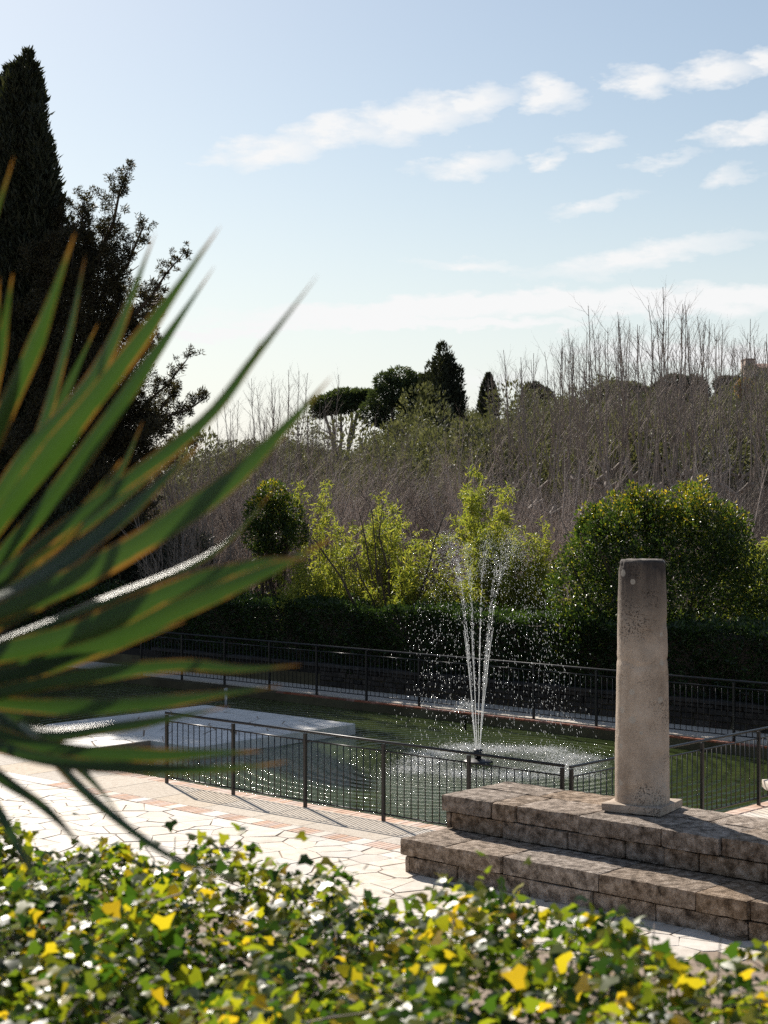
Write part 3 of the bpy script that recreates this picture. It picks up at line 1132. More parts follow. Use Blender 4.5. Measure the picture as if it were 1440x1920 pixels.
# ------------------------------------------------------------------ wall beyond the pool
wall = empty('stone_wall', P(-20, 28.5))
tag(wall, 'low rubble stone wall behind the far pool fence, under the hedge', 'wall')
keep(un_box('core', -44, -2, 28.52, 28.86, -.02, .44, M.joint), wall)
r = random.Random(77)
z = 0.0
for row in range(4):
    hgt = (.13, .11, .12, .09)[row]
    u = -28.2 + r.uniform(0, .2)
    while u < -9.4:
        L = r.uniform(.2, .46)
        a, b = u + .009, u + L - .009
        j = [(r.uniform(-.012, .012), r.uniform(-.012, .012)) for _ in range(4)]
        f0 = 28.47 + r.uniform(-.018, .012)
        hw = (b - a) / 2
        v = [(-hw + j[0][0], 0, j[0][1]), (hw + j[1][0], 0, j[1][1]), (hw + j[2][0], 0, hgt - .016 + j[2][1]), (-hw + j[3][0], 0, hgt - .016 + j[3][1])]
        v2 = [(x * .86, -.018, hgt / 2 + (zz - hgt / 2) * .8) for x, _, zz in v]
        back = [(x, .08, zz) for x, _, zz in v]
        ff = [[0, 1, 5, 4], [1, 2, 6, 5], [2, 3, 7, 6], [3, 0, 4, 7], [4, 5, 6, 7], [1, 0, 8, 9], [2, 1, 9, 10], [3, 2, 10, 11], [0, 3, 11, 8]]
        me = npmesh('wall_stone', v + v2 + back, np.array(ff), M.rubble)
        keep(link('wall_stone', me, None, P((a + b) / 2, f0 + .018, z + .004), (0, 0, UANG)), wall)
        u += L
    z += hgt
u = -34
while u < -8:
    L = r.uniform(.7, 1.1)
    keep(un_box('coping_stone', u + .006, u + L - .006, 28.42, 28.9, .455, .52 + r.uniform(-.006, .006), M.rubble, None, .01), wall)
    u += L

# ------------------------------------------------------------------ fountain
noz = at(896, 1428, 30.0)
noz.z = WATER_Z
ft = empty('pool_fountain', noz)
tag(ft, 'floating black fountain head throwing tall thin jets of water', 'fountain')
link('float', lathe('float', [(.05, -.08), (.24, -.07), (.27, .0), (.22, .03), (.08, .05)], M.black, 20), ft)
link('nozzle', lathe('nozzle', [(.06, .05), (.06, .13), (.08, .145), (.08, .21), (.05, .22)], M.black, 14), ft)
G = 9.8
VZ = 8.55
WIND = .11
dr = np.random.default_rng(5)
JETS = []
for k in range(11):
    a = 2 * math.pi * k / 11 + .25
    sp = .78 + .10 * math.sin(k * 2.3)
    JETS.append((math.cos(a) * sp, math.sin(a) * sp, VZ * (1 + .02 * math.sin(k * 1.7))))
for k, (vx, vy, vz) in enumerate(JETS):
    # the unbroken lower stretch of each jet
    ts = np.linspace(0, .30, 9)
    p = np.stack([vx * ts * 1 + vx * .05 + WIND * ts ** 2, vy * ts + vy * .05, .21 + vz * ts - G / 2 * ts ** 2], -1)
    p[1:] += dr.normal(size=(8, 3)) * .004
    v, f = tubes(p[None], np.linspace(.0042, .0030, 9)[None] * (1 + .3 * dr.normal(size=(1, 9)) * .3), 5)
    link('water_jet', npmesh('water_jet', v, f, M.drop, smooth=True), ft)
OCT = np.array([(0, 0, 1), (0, 0, -1), (1, 0, 0), (0, 1, 0), (-1, 0, 0), (0, -1, 0)], float)
OCF = np.array([[0, 2, 3], [0, 3, 4], [0, 4, 5], [0, 5, 2], [1, 3, 2], [1, 4, 3], [1, 5, 4], [1, 2, 5]])


def drops(name, pos, vel, rad, stretch):
    n_ = len(pos)
    d = unit(vel)
    a = unit(np.cross(d, np.array([[.3, 1, .2]])))
    b = np.cross(d, a)
    v = pos[:, None] + rad[:, None, None] * (OCT[None, :, 0:1] * a[:, None] + OCT[None, :, 1:2] * b[:, None] + OCT[None, :, 2:3] * d[:, None] * stretch[:, None, None])
    return npmesh(name, v.reshape(-1, 3), (OCF[None] + (np.arange(n_) * 6)[:, None, None]).reshape(-1, 3), M.drop, smooth=True)


pos, vel, rad, strc = [], [], [], []
for (vx, vy, vz) in JETS:
    for (cnt, t0, t1, sc_) in ((130, .14, .55, .020), (290, .5, 1.0, .09), (340, .95, 1.78, .17)):
        t = dr.uniform(t0, t1, cnt)
        # water leaves in pulses, so the drops gather in strings
        t = np.round(t * 26) / 26 + dr.normal(size=cnt) * .012
        k1 = 1 + dr.normal(size=cnt) * sc_
        jx, jy = dr.normal(size=cnt) * sc_ * .9 * t, dr.normal(size=cnt) * sc_ * .9 * t
        vz_ = vz * (1 - np.abs(dr.normal(size=cnt)) * sc_ * .28)
        p = np.stack([vx * t * k1 + jx + WIND * t ** 2, vy * t * k1 + jy, .21 + vz_ * t - G / 2 * t ** 2], -1)
        v = np.stack([vx + 2 * WIND * t, vy + 0 * t, vz_ - G * t], -1)
        ok = p[:, 2] > .02
        pos.append(p[ok])
        vel.append(v[ok])
        rad.append(dr.uniform(.0016, .0042, cnt)[ok])
        strc.append((1.3 + np.abs(v[:, 2]) * .75)[ok])
spray = link('fountain_spray', drops('fountain_spray', np.concatenate(pos) + np.array(noz), np.concatenate(vel), np.concatenate(rad), np.concatenate(strc)))
tag(spray, 'white water drops rising and falling around the fountain', kind='stuff')
# drops thrown up where the water lands
n_ = 20000
k_ = dr.integers(0, len(JETS), n_)
jv = np.array(JETS)
tl = 1.76 + dr.normal(size=n_) * .1
p = np.stack([jv[k_, 0] * tl + WIND * tl ** 2 + dr.normal(size=n_) * .26 + .12 * np.sin(k_ * 5.0), jv[k_, 1] * tl * 1.15 + dr.normal(size=n_) * .26, np.abs(dr.normal(size=n_)) * .022], -1)
spl = link('fountain_splash', drops('fountain_splash', p + np.array(noz), unit(dr.normal(size=(n_, 3)) + np.array([[0, 0, .6]])), dr.uniform(.0025, .006, n_), dr.uniform(1, 2.4, n_)))
tag(spl, 'bright splashes where the falling water meets the pond', kind='stuff')
# a small bubbling inlet in front of the far edge
inl = empty('water_inlet', P(*un(at(872, 1352, 34.0)[:2]), WATER_Z))
tag(inl, 'small black inlet pipe spurting a ball of drops at the far pool edge', 'inlet pipe')
link('pipe', lathe('pipe', [(.03, -.2), (.03, .22), (.036, .22), (.036, .28)], M.black, 10), inl)
d = unit(dr.normal(size=(420, 3)))
d[:, 2] = np.abs(d[:, 2]) * 1.1 - .25
p = d * dr.uniform(.08, .26, 420)[:, None] + np.array([0, 0, .42]) + np.array(inl.location)
sp2 = link('inlet_spray', drops('inlet_spray', p, d, dr.uniform(.004, .007, 420), dr.uniform(1, 2.2, 420)))
tag(sp2, 'small ball of white drops over the inlet pipe', kind='stuff')

# ------------------------------------------------------------------ the hedge along the wall


def box_leaves(r_, n, u0, u1, n0, n1, z0, z1, bump=.12, front=.55, zt=None):
    """points on the front and top of a clipped hedge, in pool coordinates"""
    uu = r_.uniform(u0, u1, n)
    onf = r_.random(n) < front
    nn = np.where(onf, n0 + np.abs(r_.normal(size=n)) * .09, r_.uniform(n0, n1, n))
    wav = bump * (np.sin(uu * 1.7) * .5 + np.sin(uu * 4.3 + 1) * .3 + np.sin(uu * 9.1 + nn * 5) * .25)
    ztop = z1 + wav
    zz = np.where(onf, z0 + (ztop - z0) * r_.random(n) ** .9, ztop - np.abs(r_.normal(size=n)) * .10 + (r_.random(n) < .06) * r_.uniform(0, .22, n))
    nn = np.where(onf, nn + .10 * np.sin(uu * 2.9 + zz * 3) + .05 * np.sin(uu * 8 + zz * 7), nn)
    pos = np.stack([uu * UX + nn * NX, uu * UY + nn * NY, zz], -1)
    fr = np.array([-NX, -NY, .25])
    outd = np.where(onf[:, None], fr[None], np.array([[0, 0, 1.]]))
    return pos, outd, (zz - z0) / (z1 - z0)


hr = np.random.default_rng(31)
hedge = empty('hedge', P(-22, 29.2, .42))
tag(hedge, 'long dark clipped hedge growing above the stone wall', 'hedge')
pos, od, hgt = box_leaves(hr, 78000, -40, -12.6, 28.62, 30.2, .30, 1.86)
ti = np.clip(hr.beta(1.6, 3, len(pos)) + (hgt > .93) * .12, 0, .99)  # topmost leaves tinted lighter to paint in the sunlit fringe
me = leaf_cloud('foliage', hr, pos, od + hr.normal(size=pos.shape) * .75, hr.uniform(.06, .13, len(pos)), .42, M.hedge, ti)
keep(link('foliage', me), hedge)
keep(un_box('dark_core', -39.8, -12.9, 28.92, 30.05, .3, 1.66, M.darkbark), hedge)  # solid dark box added inside to block the view through the hedge

# ------------------------------------------------------------------ bushes behind the wall


def bush(name, label, cat, base, cl, n, size, wid, mat, seed, group=None, stems=6, tint=(1.6, 2.6), stem_mat=None, upb=.3, ytop=0.0, fill=.35):
    """cl: clump list (dx, dy, z, rx, ry, rz) relative to base"""
    r_ = np.random.default_rng(seed)
    root = empty(name, base)
    tag(root, label, cat, group)
    cl = np.array(cl, float)
    pos, od = clumps(r_, cl[:, :3], cl[:, 3:6], n, fill)
    keepm = pos[:, 2] > .05
    pos, od = pos[keepm], od[keepm]
    zmax = pos[:, 2].max()
    ti = np.clip(r_.beta(tint[0], tint[1], len(pos)) + ytop * np.clip((pos[:, 2] / zmax - .72) / .28, 0, 1) * r_.random(len(pos)), 0, 1)  # sunlight on the crown painted in: highest leaves are tinted yellower
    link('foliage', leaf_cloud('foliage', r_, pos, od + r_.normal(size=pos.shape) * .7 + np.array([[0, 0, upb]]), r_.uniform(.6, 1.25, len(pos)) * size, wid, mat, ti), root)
    ks = r_.integers(0, len(cl), stems)
    P0 = np.stack([r_.normal(size=stems) * .12, r_.normal(size=stems) * .12, np.zeros(stems) - .05], -1)
    P1 = cl[ks, :3]
    t = np.linspace(0, 1, 5)[None, :, None]
    pp = P0[:, None] * (1 - t) + P1[:, None] * t + r_.normal(size=(stems, 5, 3)) * .06 * t
    rr = np.repeat(np.linspace(.05, .015, 5)[None], stems, 0)
    g2 = grow(r_, pp, rr, stems * 7, (.5, 1.2), (.4, 1.0), .1, .5)
    link('stem', tube_mesh('stem', [(pp, rr), g2], stem_mat or M.darkbark, (5, 3)), root)
    return root


def on_ground(px, Y):
    x = (px - 720) / F * Y
    return Vector((x, Y, H(x, Y)))


def zat(py, Y):
    return EYE - (py - 920) / F * Y


# big dark bush to the right of the fountain, its sunlit top painted in by yellower leaf tint
Y0 = 36.2
b0 = on_ground(1245, Y0)
cl = []
bs = random.Random(5)
for (px, py, rpx) in ((1240, 985, 42), (1120, 1010, 42), (1365, 1020, 46), (1165, 975, 30), (1110, 1040, 55), (1090, 1120, 60), (1150, 1000, 48), (1215, 1000, 55), (1180, 965, 28), (1270, 1010, 60), (1290, 950, 38), (1325, 985, 42), (1340, 1060, 70), (1400, 1090, 65), (1450, 1120, 75),
                      (1150, 1090, 80), (1230, 1100, 90), (1310, 1130, 90), (1130, 1190, 75), (1210, 1210, 85), (1300, 1220, 85), (1390, 1200, 85), (1460, 1230, 80), (1080, 1200, 60)):
    q_ = at(px, py, Y0 + bs.uniform(-.8, .6))
    rr_ = rpx / F * Y0
    cl.append((q_.x - b0.x, q_.y - b0.y, q_.z - b0.z, rr_, rr_ * 1.1, rr_))
for k in range(90):
    i_ = bs.randrange(20)
    c_ = cl[i_]
    a_, e_ = bs.uniform(0, 6.28), bs.uniform(-.1, 1.4)
    q_ = c_[3] * bs.uniform(.95, 1.22)
    rr_ = bs.uniform(.09, .26)
    cl.append((c_[0] + math.cos(a_) * math.cos(e_) * q_, c_[1] + math.sin(a_) * math.cos(e_) * q_, c_[2] + math.sin(e_) * q_, rr_, rr_, rr_ * bs.uniform(1, 1.9)))
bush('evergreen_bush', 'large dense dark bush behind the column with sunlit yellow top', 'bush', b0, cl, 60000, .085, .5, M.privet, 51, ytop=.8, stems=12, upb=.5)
# round laurel on bare stems
Y0 = 43
b0 = on_ground(515, Y0)
cl = []
for (px, py, rpx) in ((510, 930, 28), (495, 965, 36), (535, 960, 32), (520, 1000, 38), (480, 1005, 26), (555, 1000, 22), (500, 1035, 24)):
    q_ = at(px, py, Y0 + bs.uniform(-.3, .3))
    rr_ = rpx / F * Y0
    cl.append((q_.x - b0.x, q_.y - b0.y, q_.z - b0.z, rr_, rr_, rr_))
bush('laurel_bush', 'round-topped green laurel on thin bare stems above the hedge', 'bush', b0, cl, 7500, .10, .42, M.privet, 52, ytop=.5, stems=14)


def bamboo(label, px, Y, top, spread, n, seed, stems=10, base_py=None, group='yellow-green bamboo clumps behind the hedge'):
    r_ = np.random.default_rng(seed)
    b = on_ground(px, Y)
    h = zat(top, Y) - b.z
    root = empty('bamboo_clump', b)
    tag(root, label, 'bamboo', group)
    m = 7
    t = np.linspace(0, 1, m)
    P0 = np.stack([r_.normal(size=stems) * spread * .25, r_.normal(size=stems) * spread * .25, np.zeros(stems)], -1)
    d = np.stack([r_.normal(size=stems) * spread * .55, r_.normal(size=stems) * spread * .55, h * r_.uniform(.62, 1.0, stems)], -1)
    d[0] = (0, 0, h)
    pts = P0[:, None] + d[:, None] * t[None, :, None]
    pts[:, :, :2] += (d[:, None, :2] * .5) * (t ** 3)[None, :, None]
    rad = np.repeat(np.linspace(.016, .005, m)[None], stems, 0)
    br1 = grow(r_, pts, rad, stems * 26, (.35, .8), (.5, 1.0), -.12, .4, 4, .22, 1.0, .06)
    link('culm', tube_mesh('culm', [(pts, rad), br1], M.culm, (4, 3)), root)
    k = r_.integers(0, len(br1[0]), n)
    s = r_.uniform(.2, 1, n)
    i = np.minimum((s * 3).astype(int), 2)
    f = (s * 3 - i)[:, None]
    pos = br1[0][k, i] * (1 - f) + br1[0][k, i + 1] * f + r_.normal(size=(n, 3)) * .05
    ax = r_.normal(size=(n, 3)) * .7 + np.array([[0, 0, -.25]])
    link('foliage', leaf_cloud('foliage', r_, pos, ax, r_.uniform(.08, .17, n), .2, M.bamboo, np.clip(r_.beta(2, 2, n), 0, 1)), root)


bamboo('tall yellow-green bamboo clump rising directly behind the fountain', 905, 41.5, 888, .75, 11000, 61, 18)
bamboo('yellow-green bamboo clump with its tip behind the dark bare shrub', 725, 42.2, 935, .7, 7000, 62, 13)
bamboo('thin yellowish bamboo beside the round laurel bush', 598, 43.5, 915, .6, 4200, 63, 10)
bamboo('low bamboo clump between the laurel and the bare shrub', 655, 41.8, 1035, .8, 5500, 64, 12)
bamboo('low bamboo spreading just before the tall bamboo behind the fountain', 850, 40.6, 1010, .8, 6000, 65, 12)
bamboo('bright bamboo between the fountain and the large dark bush', 1015, 39.8, 990, .7, 7500, 66, 13)
bamboo('bamboo clump in front of the dark bare shrub', 775, 40.5, 1045, .8, 5000, 67, 12)
bamboo('yellow bamboo at the far side of the large dark bush, by the picture edge', 1425, 39.0, 985, .7, 7000, 68, 13)
bamboo('low bamboo at the foot of the round laurel', 545, 42.0, 1060, .8, 4500, 69, 12)
bamboo('small bamboo tuft between the tall bamboo and the dark bush', 955, 40.5, 1035, .7, 5000, 70, 12)

# ------------------------------------------------------------------ bare trees and shrubs


def bare_shrub_meshes(seed, h, stems, lean, mat, dens=1.0, thick=1.0):
    r_ = np.random.default_rng(seed)
    m = 6
    t = np.linspace(0, 1, m)
    az_ = r_.uniform(0, 2 * np.pi, stems)
    ln = np.abs(r_.normal(size=stems)) * lean + .05
    hh = r_.uniform(.65, 1.05, stems) * h
    d = np.stack([np.cos(az_) * ln * hh, np.sin(az_) * ln * hh, hh], -1)
    p0 = np.stack([np.cos(az_) * .15, np.sin(az_) * .15, 0 * az_], -1)
    pts = p0[:, None] + d[:, None] * t[None, :, None] + r_.normal(size=(stems, m, 3)) * .05 * t[None, :, None] * h * .4
    rad = np.repeat((np.linspace(.035, .008, m) * thick)[None], stems, 0)
    g1 = grow(r_, pts, rad, int(stems * 12 * dens), (h * .18, h * .42), (.3, .75), .16, .42, 5, .15, 1.0, .07)
    g2 = grow(r_, g1[0], g1[1], int(stems * 48 * dens), (h * .08, h * .2), (.35, .9), .12, .55, 4, .2, 1.0, .08)
    return tube_mesh('stem', [(pts, rad)], mat, (5,)), tube_mesh('twigs', [g1, g2], mat, (3, 3))


def bare_shrub(name, label, cat, group, meshes, base, rz, s):
    root = empty(name, base, rz)
    root.scale = (s, s, s)
    tag(root, label, cat, group)
    link('stem', meshes[0], root)
    link('branches', meshes[1], root)
    return root


dk = bare_shrub_meshes(81, 3.6, 12, .5, M.darkbark, .8, 1.25)
bare_shrub('bare_shrub', 'dark many-stemmed leafless shrub spreading behind the hedge', 'shrub', None, dk, on_ground(745, 40.2), .4, 1.0)
dk2 = bare_shrub_meshes(82, 2.6, 8, .6, M.darkbark, .6, 1.1)
bare_shrub('bare_shrub', 'small dark arching leafless shrub between the fountain and the dark bush', 'shrub', None, dk2, on_ground(1000, 39.6), 1.2, .9)
pale = bare_shrub_meshes(83, 1.9, 26, .5, M.palewood, 1.2, .6)
bare_shrub('dry_shrub', 'pale dry brushy shrub beside the dark conifers above the hedge', 'shrub', None, pale, on_ground(385, 46.6), 0, 1.3)

protos = [bare_shrub_meshes(90 + k, 5.4, 15, .42, (M.twig, M.bark, M.twig, M.darktwig, M.bark)[k], 1.0) for k in range(5)]
r = random.Random(4)
spots = []
for row, (Y, cnt) in enumerate(((47, 12), (50.5, 13), (54, 14), (58.5, 14), (63, 14), (69, 14))):
    for k in range(cnt):
        px = 290 + (k + .5 + r.uniform(-.4, .4)) * (1500 - 290) / cnt
        spots.append((px, Y + r.uniform(-1.5, 1.5), r.uniform(.68, .98) * (1 + .02 * row)))
for k in range(22):
    spots.append((1520 + (k + r.random()) * 18, r.uniform(47, 68), r.uniform(.7, 1.0)))
for (px, Y, s) in spots:
    if Y > 56 and px > 930:
        s *= .6
    if Y < 50 and 860 < px < 960:
        s *= .9
    bare_shrub('thicket_shrub', 'leafless reddish-brown shrub in the tangled thicket below the hillside', 'shrub', 'bare shrubs of the thicket', protos[r.randrange(5)], on_ground(px, Y) - Vector((0, 0, .1)), r.uniform(0, 6.28), s)


def pollard_meshes(seed, trunk, shoots, L):
    r_ = np.random.default_rng(seed)
    m = 6
    t = np.linspace(0, 1, m)
    tp = np.array([[0, 0, 0]]) + np.stack([.12 * np.sin(t * 3 + seed), .1 * np.cos(t * 2 + seed) - .1, t * trunk], -1)
    tr = np.linspace(.17, .11, m)
    tr[-1] = .15
    top = tp[-1]
    # short knuckled arms
    na = 4
    aa = np.arange(na) * 2 * np.pi / na + r_.uniform(0, 1)
    arms = top[None, None] + np.stack([np.cos(aa), np.sin(aa), .55 + 0 * aa], -1)[:, None] * (np.linspace(-.15, .75, 4) * r_.uniform(.7, 1.2))[None, :, None]
    armr = np.repeat(np.array([[.11, .10, .09, .10]]), na, 0)
    # long upright shoots
    k = r_.integers(0, na, shoots)
    b = arms[k, -1] + r_.normal(size=(shoots, 3)) * .08
    l = r_.uniform(.6, 1.0, shoots) * L
    l[0] = L
    d = np.stack([np.cos(aa[k]) * .14 + r_.normal(size=shoots) * .10, np.sin(aa[k]) * .14 + r_.normal(size=shoots) * .10, 1 + 0 * l], -1) * l[:, None]
    q = np.linspace(0, 1, 8)
    pts = b[:, None] + d[:, None] * q[None, :, None]
    pts[:, :, :2] += d[:, None, :2] * (-.35 * q ** 2)[None, :, None] + r_.normal(size=(shoots, 8, 2)) * .025
    rad = np.repeat(np.linspace(.038, .012, 8)[None], shoots, 0) * (l / L)[:, None]
    g1 = grow(r_, pts, rad, shoots * 14, (1.1, 2.6), (.5, .8), .18, .60, 5, .18, .97, .025, .3, .62)
    g2 = grow(r_, g1[0], g1[1], shoots * 30, (.3, .9), (.4, .8), .10, .75, 3, .25, 1.0, .04)
    return tube_mesh('trunk', [(tp[None], tr[None]), (arms, armr)], M.bark, (8, 6)), tube_mesh('branches', [(pts, rad), g1, g2], M.shoot, (5, 3, 3))


polls = [pollard_meshes(140 + k, 3.2, 7, 6.6) for k in range(5)]
ORD = ['first', 'second', 'third', 'fourth', 'fifth', 'sixth', 'seventh', 'eighth', 'ninth', 'tenth', 'eleventh', 'twelfth', 'thirteenth', 'fourteenth', 'fifteenth', 'sixteenth']


def pollard(label, group, k, px, Y, top, rz, lean=0):
    b = on_ground(px, Y)
    root = empty('pollard_tree', b, rz)
    s = (zat(top, Y) - b.z) / 10.35
    root.scale = (s * .95, s * .95, s)
    root.rotation_euler = (0, lean, rz)
    tag(root, label, 'tree', group)
    link('trunk', polls[k][0], root)
    link('branches', polls[k][1], root)


row = [(1462, 57, 600), (1376, 60, 590), (1330, 56, 585), (1295, 62, 575), (1258, 58, 535), (1215, 61, 585), (1170, 57, 600), (1135, 62, 572), (1095, 58, 625), (1060, 62, 632), (1030, 57, 645), (985, 60, 655)]
for i, (px, Y, top) in enumerate(row):
    lab = 'tallest leafless pollard tree on the skyline above the column' if top == 535 else f'{ORD[i]} leafless pollard tree counted from the picture edge beyond the column'
    pollard(lab, 'tall pollarded trees along the skyline', i % 5, px, Y, top, i * 1.3)
for i, (px, Y, top) in enumerate(((1475, 69, 625), (1388, 72, 640), (1350, 70, 605), (1312, 74, 598), (1276, 69, 592), (1238, 73, 580), (1192, 70, 596), (1152, 74, 600), (1114, 70, 615), (1078, 73, 640), (1008, 71, 668), (955, 70, 690))):
    pollard(f'{ORD[i]} leafless tree of the farther skyline row, counted from the picture edge', 'farther row of bare trees on the skyline', (i + 3) % 5, px, Y, top, i * 1.7 + .5)
for i, (px, Y, top) in enumerate(((1485, 58, 610), (1545, 61, 600), (1620, 57, 620))):
    pollard('leafless pollard tree just outside the picture edge beyond the column', 'tall pollarded trees along the skyline', i, px, Y, top, i * 1.9)
left = [(432, 76, 745), (470, 74, 722), (498, 78, 705), (535, 73, 690), (572, 77, 738), (605, 75, 700), (660, 72, 770)]
for i, (px, Y, top) in enumerate(left):
    pollard(f'{ORD[i]} thin leafless tree counted from the juniper towards the umbrella pine', 'thin bare trees between juniper and umbrella pine', (i + 2) % 5, px, Y, top, i * 2.1)

# ------------------------------------------------------------------ hillside evergreens
sproto = []
for k in range(5):
    r_ = np.random.default_rng(200 + k)
    c = np.concatenate([r_.normal(size=(9, 2)) * .55, np.abs(r_.normal(size=(9, 1))) * .45 + .55], 1)
    pos, od = clumps(r_, c, r_.uniform(.4, .62, 9), 5200, .3)
    pos[:, 2] = np.maximum(pos[:, 2], .02)
    ti = np.clip(r_.beta(2, 2.4, len(pos)), 0, 1)
    crown = leaf_cloud('foliage', r_, pos, od + r_.normal(size=pos.shape) * .6 + np.array([[0, 0, .5]]), r_.uniform(.06, .13, len(pos)), .45, M.scrub, ti)
    tp = np.array([[(0, 0, -.1), (.03, .02, .5), (.05, -.02, 1.0)]])
    tr = np.array([[.06, .045, .02]])
    g = grow(r_, tp, tr, 9, (.5, .9), (.4, .9), .2, .6)
    sproto.append((crown, tube_mesh('stem', [(tp, tr), g], M.darkbark, (6, 3))))
r = random.Random(15)
for k in range(205):
    Y = 74 + 150 * ((k % 150) / 150) ** 1.15 + r.uniform(-3, 3)
    px = r.uniform(395, 1480) if k < 150 else r.choice((r.uniform(60, 395), r.uniform(1480, 1950), r.uniform(1480, 1950)))
    s = r.uniform(1.7, 3.0)
    if Y > 150:
        s *= .8
    if px < 560 and Y < 110:
        s *= .8
    if 570 < px < 710 and Y > 85:
        s *= .5
    b = on_ground(px, Y)
    root = empty('hillside_shrub', b - Vector((0, 0, .15)), r.uniform(0, 6.28))
    root.scale = (s, s, s * r.uniform(.75, 1.1))
    tag(root, 'grey-green evergreen shrub covering the hillside behind the bare trees', 'shrub', 'evergreen shrubs of the hillside')
    c_, st_ = sproto[r.randrange(5)]
    link('foliage', c_, root)
    link('stem', st_, root)


def spire(name, label, cat, base, prof, n, size, mat, seed, strands=9, wid=.35, group=None, xs=1.0):
    """a cypress: prof = [(radius, height)...]; leaves stand upright on a fluted spindle"""
    r_ = np.random.default_rng(seed)
    root = empty(name, base)
    tag(root, label, cat, group)
    pr = np.array(prof)
    hmax = pr[:, 1].max()
    zz = hmax * np.sort(r_.random(n)) ** .9
    a = r_.uniform(0, 2 * np.pi, n)
    rb = np.interp(zz, pr[:, 1], pr[:, 0])
    lump = 1 + .10 * np.sin(a * strands + zz * .9) + .08 * np.sin(a * 3 + zz * 1.7 + seed) + .07 * np.sin(zz * 4.1 + a * 5)
    q = np.where(r_.random(n) < .3, r_.random(n) ** .5, 1 + r_.normal(size=n) * .05)
    rr = rb * lump * q
    pos = np.stack([np.cos(a) * rr * xs, np.sin(a) * rr, zz], -1)
    od = np.stack([np.cos(a) * .5, np.sin(a) * .5, 1 + 0 * a], -1)
    ti = np.clip(r_.beta(1.8, 2.6, n), 0, 1)
    link('foliage', leaf_cloud('foliage', r_, pos, od + r_.normal(size=(n, 3)) * .3, r_.uniform(.6, 1.3, n) * size, wid, mat, ti), root)
    tp = np.array([[(0, 0, -.2), (0, 0, hmax * .4), (0, 0, hmax * .93)]])
    tr = np.array([[.22, .14, .03]]) * hmax / 14
    g = grow(r_, tp, tr, 60, (.5, 1.6), (.3, .6), .4, .35)
    link('trunk', tube_mesh('trunk', [(tp, tr), g], M.darkbark, (8, 3)), root)
    return root


def spire_px(name, label, cat, px, Y, top, half, n, size, mat, seed, group=None, base_h=None, **kw):
    b = on_ground(px, Y)
    h = zat(top, Y) - b.z
    rm = half / F * Y
    prof = [(rm * .55, 0), (rm * .95, h * .12), (rm, h * .35), (rm * .92, h * .55), (rm * .68, h * .75), (rm * .40, h * .88), (rm * .16, h * .96), (.02, h)]
    return spire(name, label, cat, b, prof, n, size, mat, seed, group=group, **kw)

def bundle(label, Y, tips, n, seed, ls=(.10, .34)):
    """an old cypress: many upright leaders, each ending in its own ragged tip"""
    r_ = np.random.default_rng(seed)
    b = on_ground(tips[0][0], Y)
    root = empty('cypress_tree', b)
    tag(root, label, 'tree')
    PP, AX = [], []
    wts = np.array([w_ * (1000 - t_) for _, t_, w_ in tips], float)
    for (px, top, half), c in zip(tips, (wts / wts.sum() * n).astype(int)):
        h = zat(top, Y) - b.z
        rm = half / F * Y
        zz = h * r_.random(c) ** .8
        a_ = r_.uniform(0, 2 * np.pi, c)
        f = zz / h
        rb = rm * np.interp(f, [0, .3, .6, .8, .92, .975, 1], [.9, 1, .98, .92, .76, .48, .08])
        rb = rb * (1 + .20 * np.sin(a_ * 4 + zz * 1.3 + px) + .18 * np.sin(zz * 3.3 + a_ * 3 + px) + .14 * np.sin(zz * 9 + a_ * 7))
        q = np.where(r_.random(c) < .35, r_.random(c) ** .5, 1 + r_.normal(size=c) * .10 + (r_.random(c) < .06) * r_.uniform(0, .4, c))
        dx, dy = (px - tips[0][0]) / F * Y, r_.uniform(-.6, .6)
        PP.append(np.stack([dx + np.cos(a_) * rb * q + .10 * np.sin(zz * .8 + px), dy + np.sin(a_) * rb * q, zz], -1))
        AX.append(np.stack([np.cos(a_) * .45, np.sin(a_) * .45, 1 + 0 * a_], -1) + r_.normal(size=(c, 3)) * .35)
    PP, AX = np.concatenate(PP), np.concatenate(AX)
    link('foliage', leaf_cloud('foliage', r_, PP, AX, r_.uniform(ls[0], ls[1], len(PP)), .30, M.cypress, np.clip(r_.beta(1.8, 2.6, len(PP)), 0, 1)), root)
    hh = zat(tips[0][1], Y) - b.z
    tp = np.array([[(0, 0, -.2), (0, 0, hh * .4), (0, 0, hh * .9)]])
    link('trunk', tube_mesh('trunk', [(tp, np.array([[.35, .22, .03]]))], M.darkbark, (8,)), root)



# mid-distance cypress and its neighbours on the ridge
bundle('dark cypress spire standing above the thicket behind the fountain', 112, [(832, 643, 17), (820, 676, 20), (845, 684, 18), (836, 668, 22), (856, 724, 13), (830, 715, 36), (866, 690, 5), (848, 740, 24)], 17000, 301, (.16, .40))
bundle('lower cypress touching the dark spire behind the fountain', 114, [(803, 700, 13), (796, 716, 14), (812, 690, 12), (800, 750, 22)], 7000, 302, (.16, .40))
spire_px('fir_tree', 'tiny dark pointed fir on the ridge beside the cypress spire', 'tree', 916, 205, 703, 18, 3500, .45, M.cypress, 303, strands=4)
spire_px('cypress_tree', 'tiny slim cypress next to the pointed fir on the ridge', 'tree', 905, 203, 728, 5, 1500, .35, M.cypress, 304, strands=3)


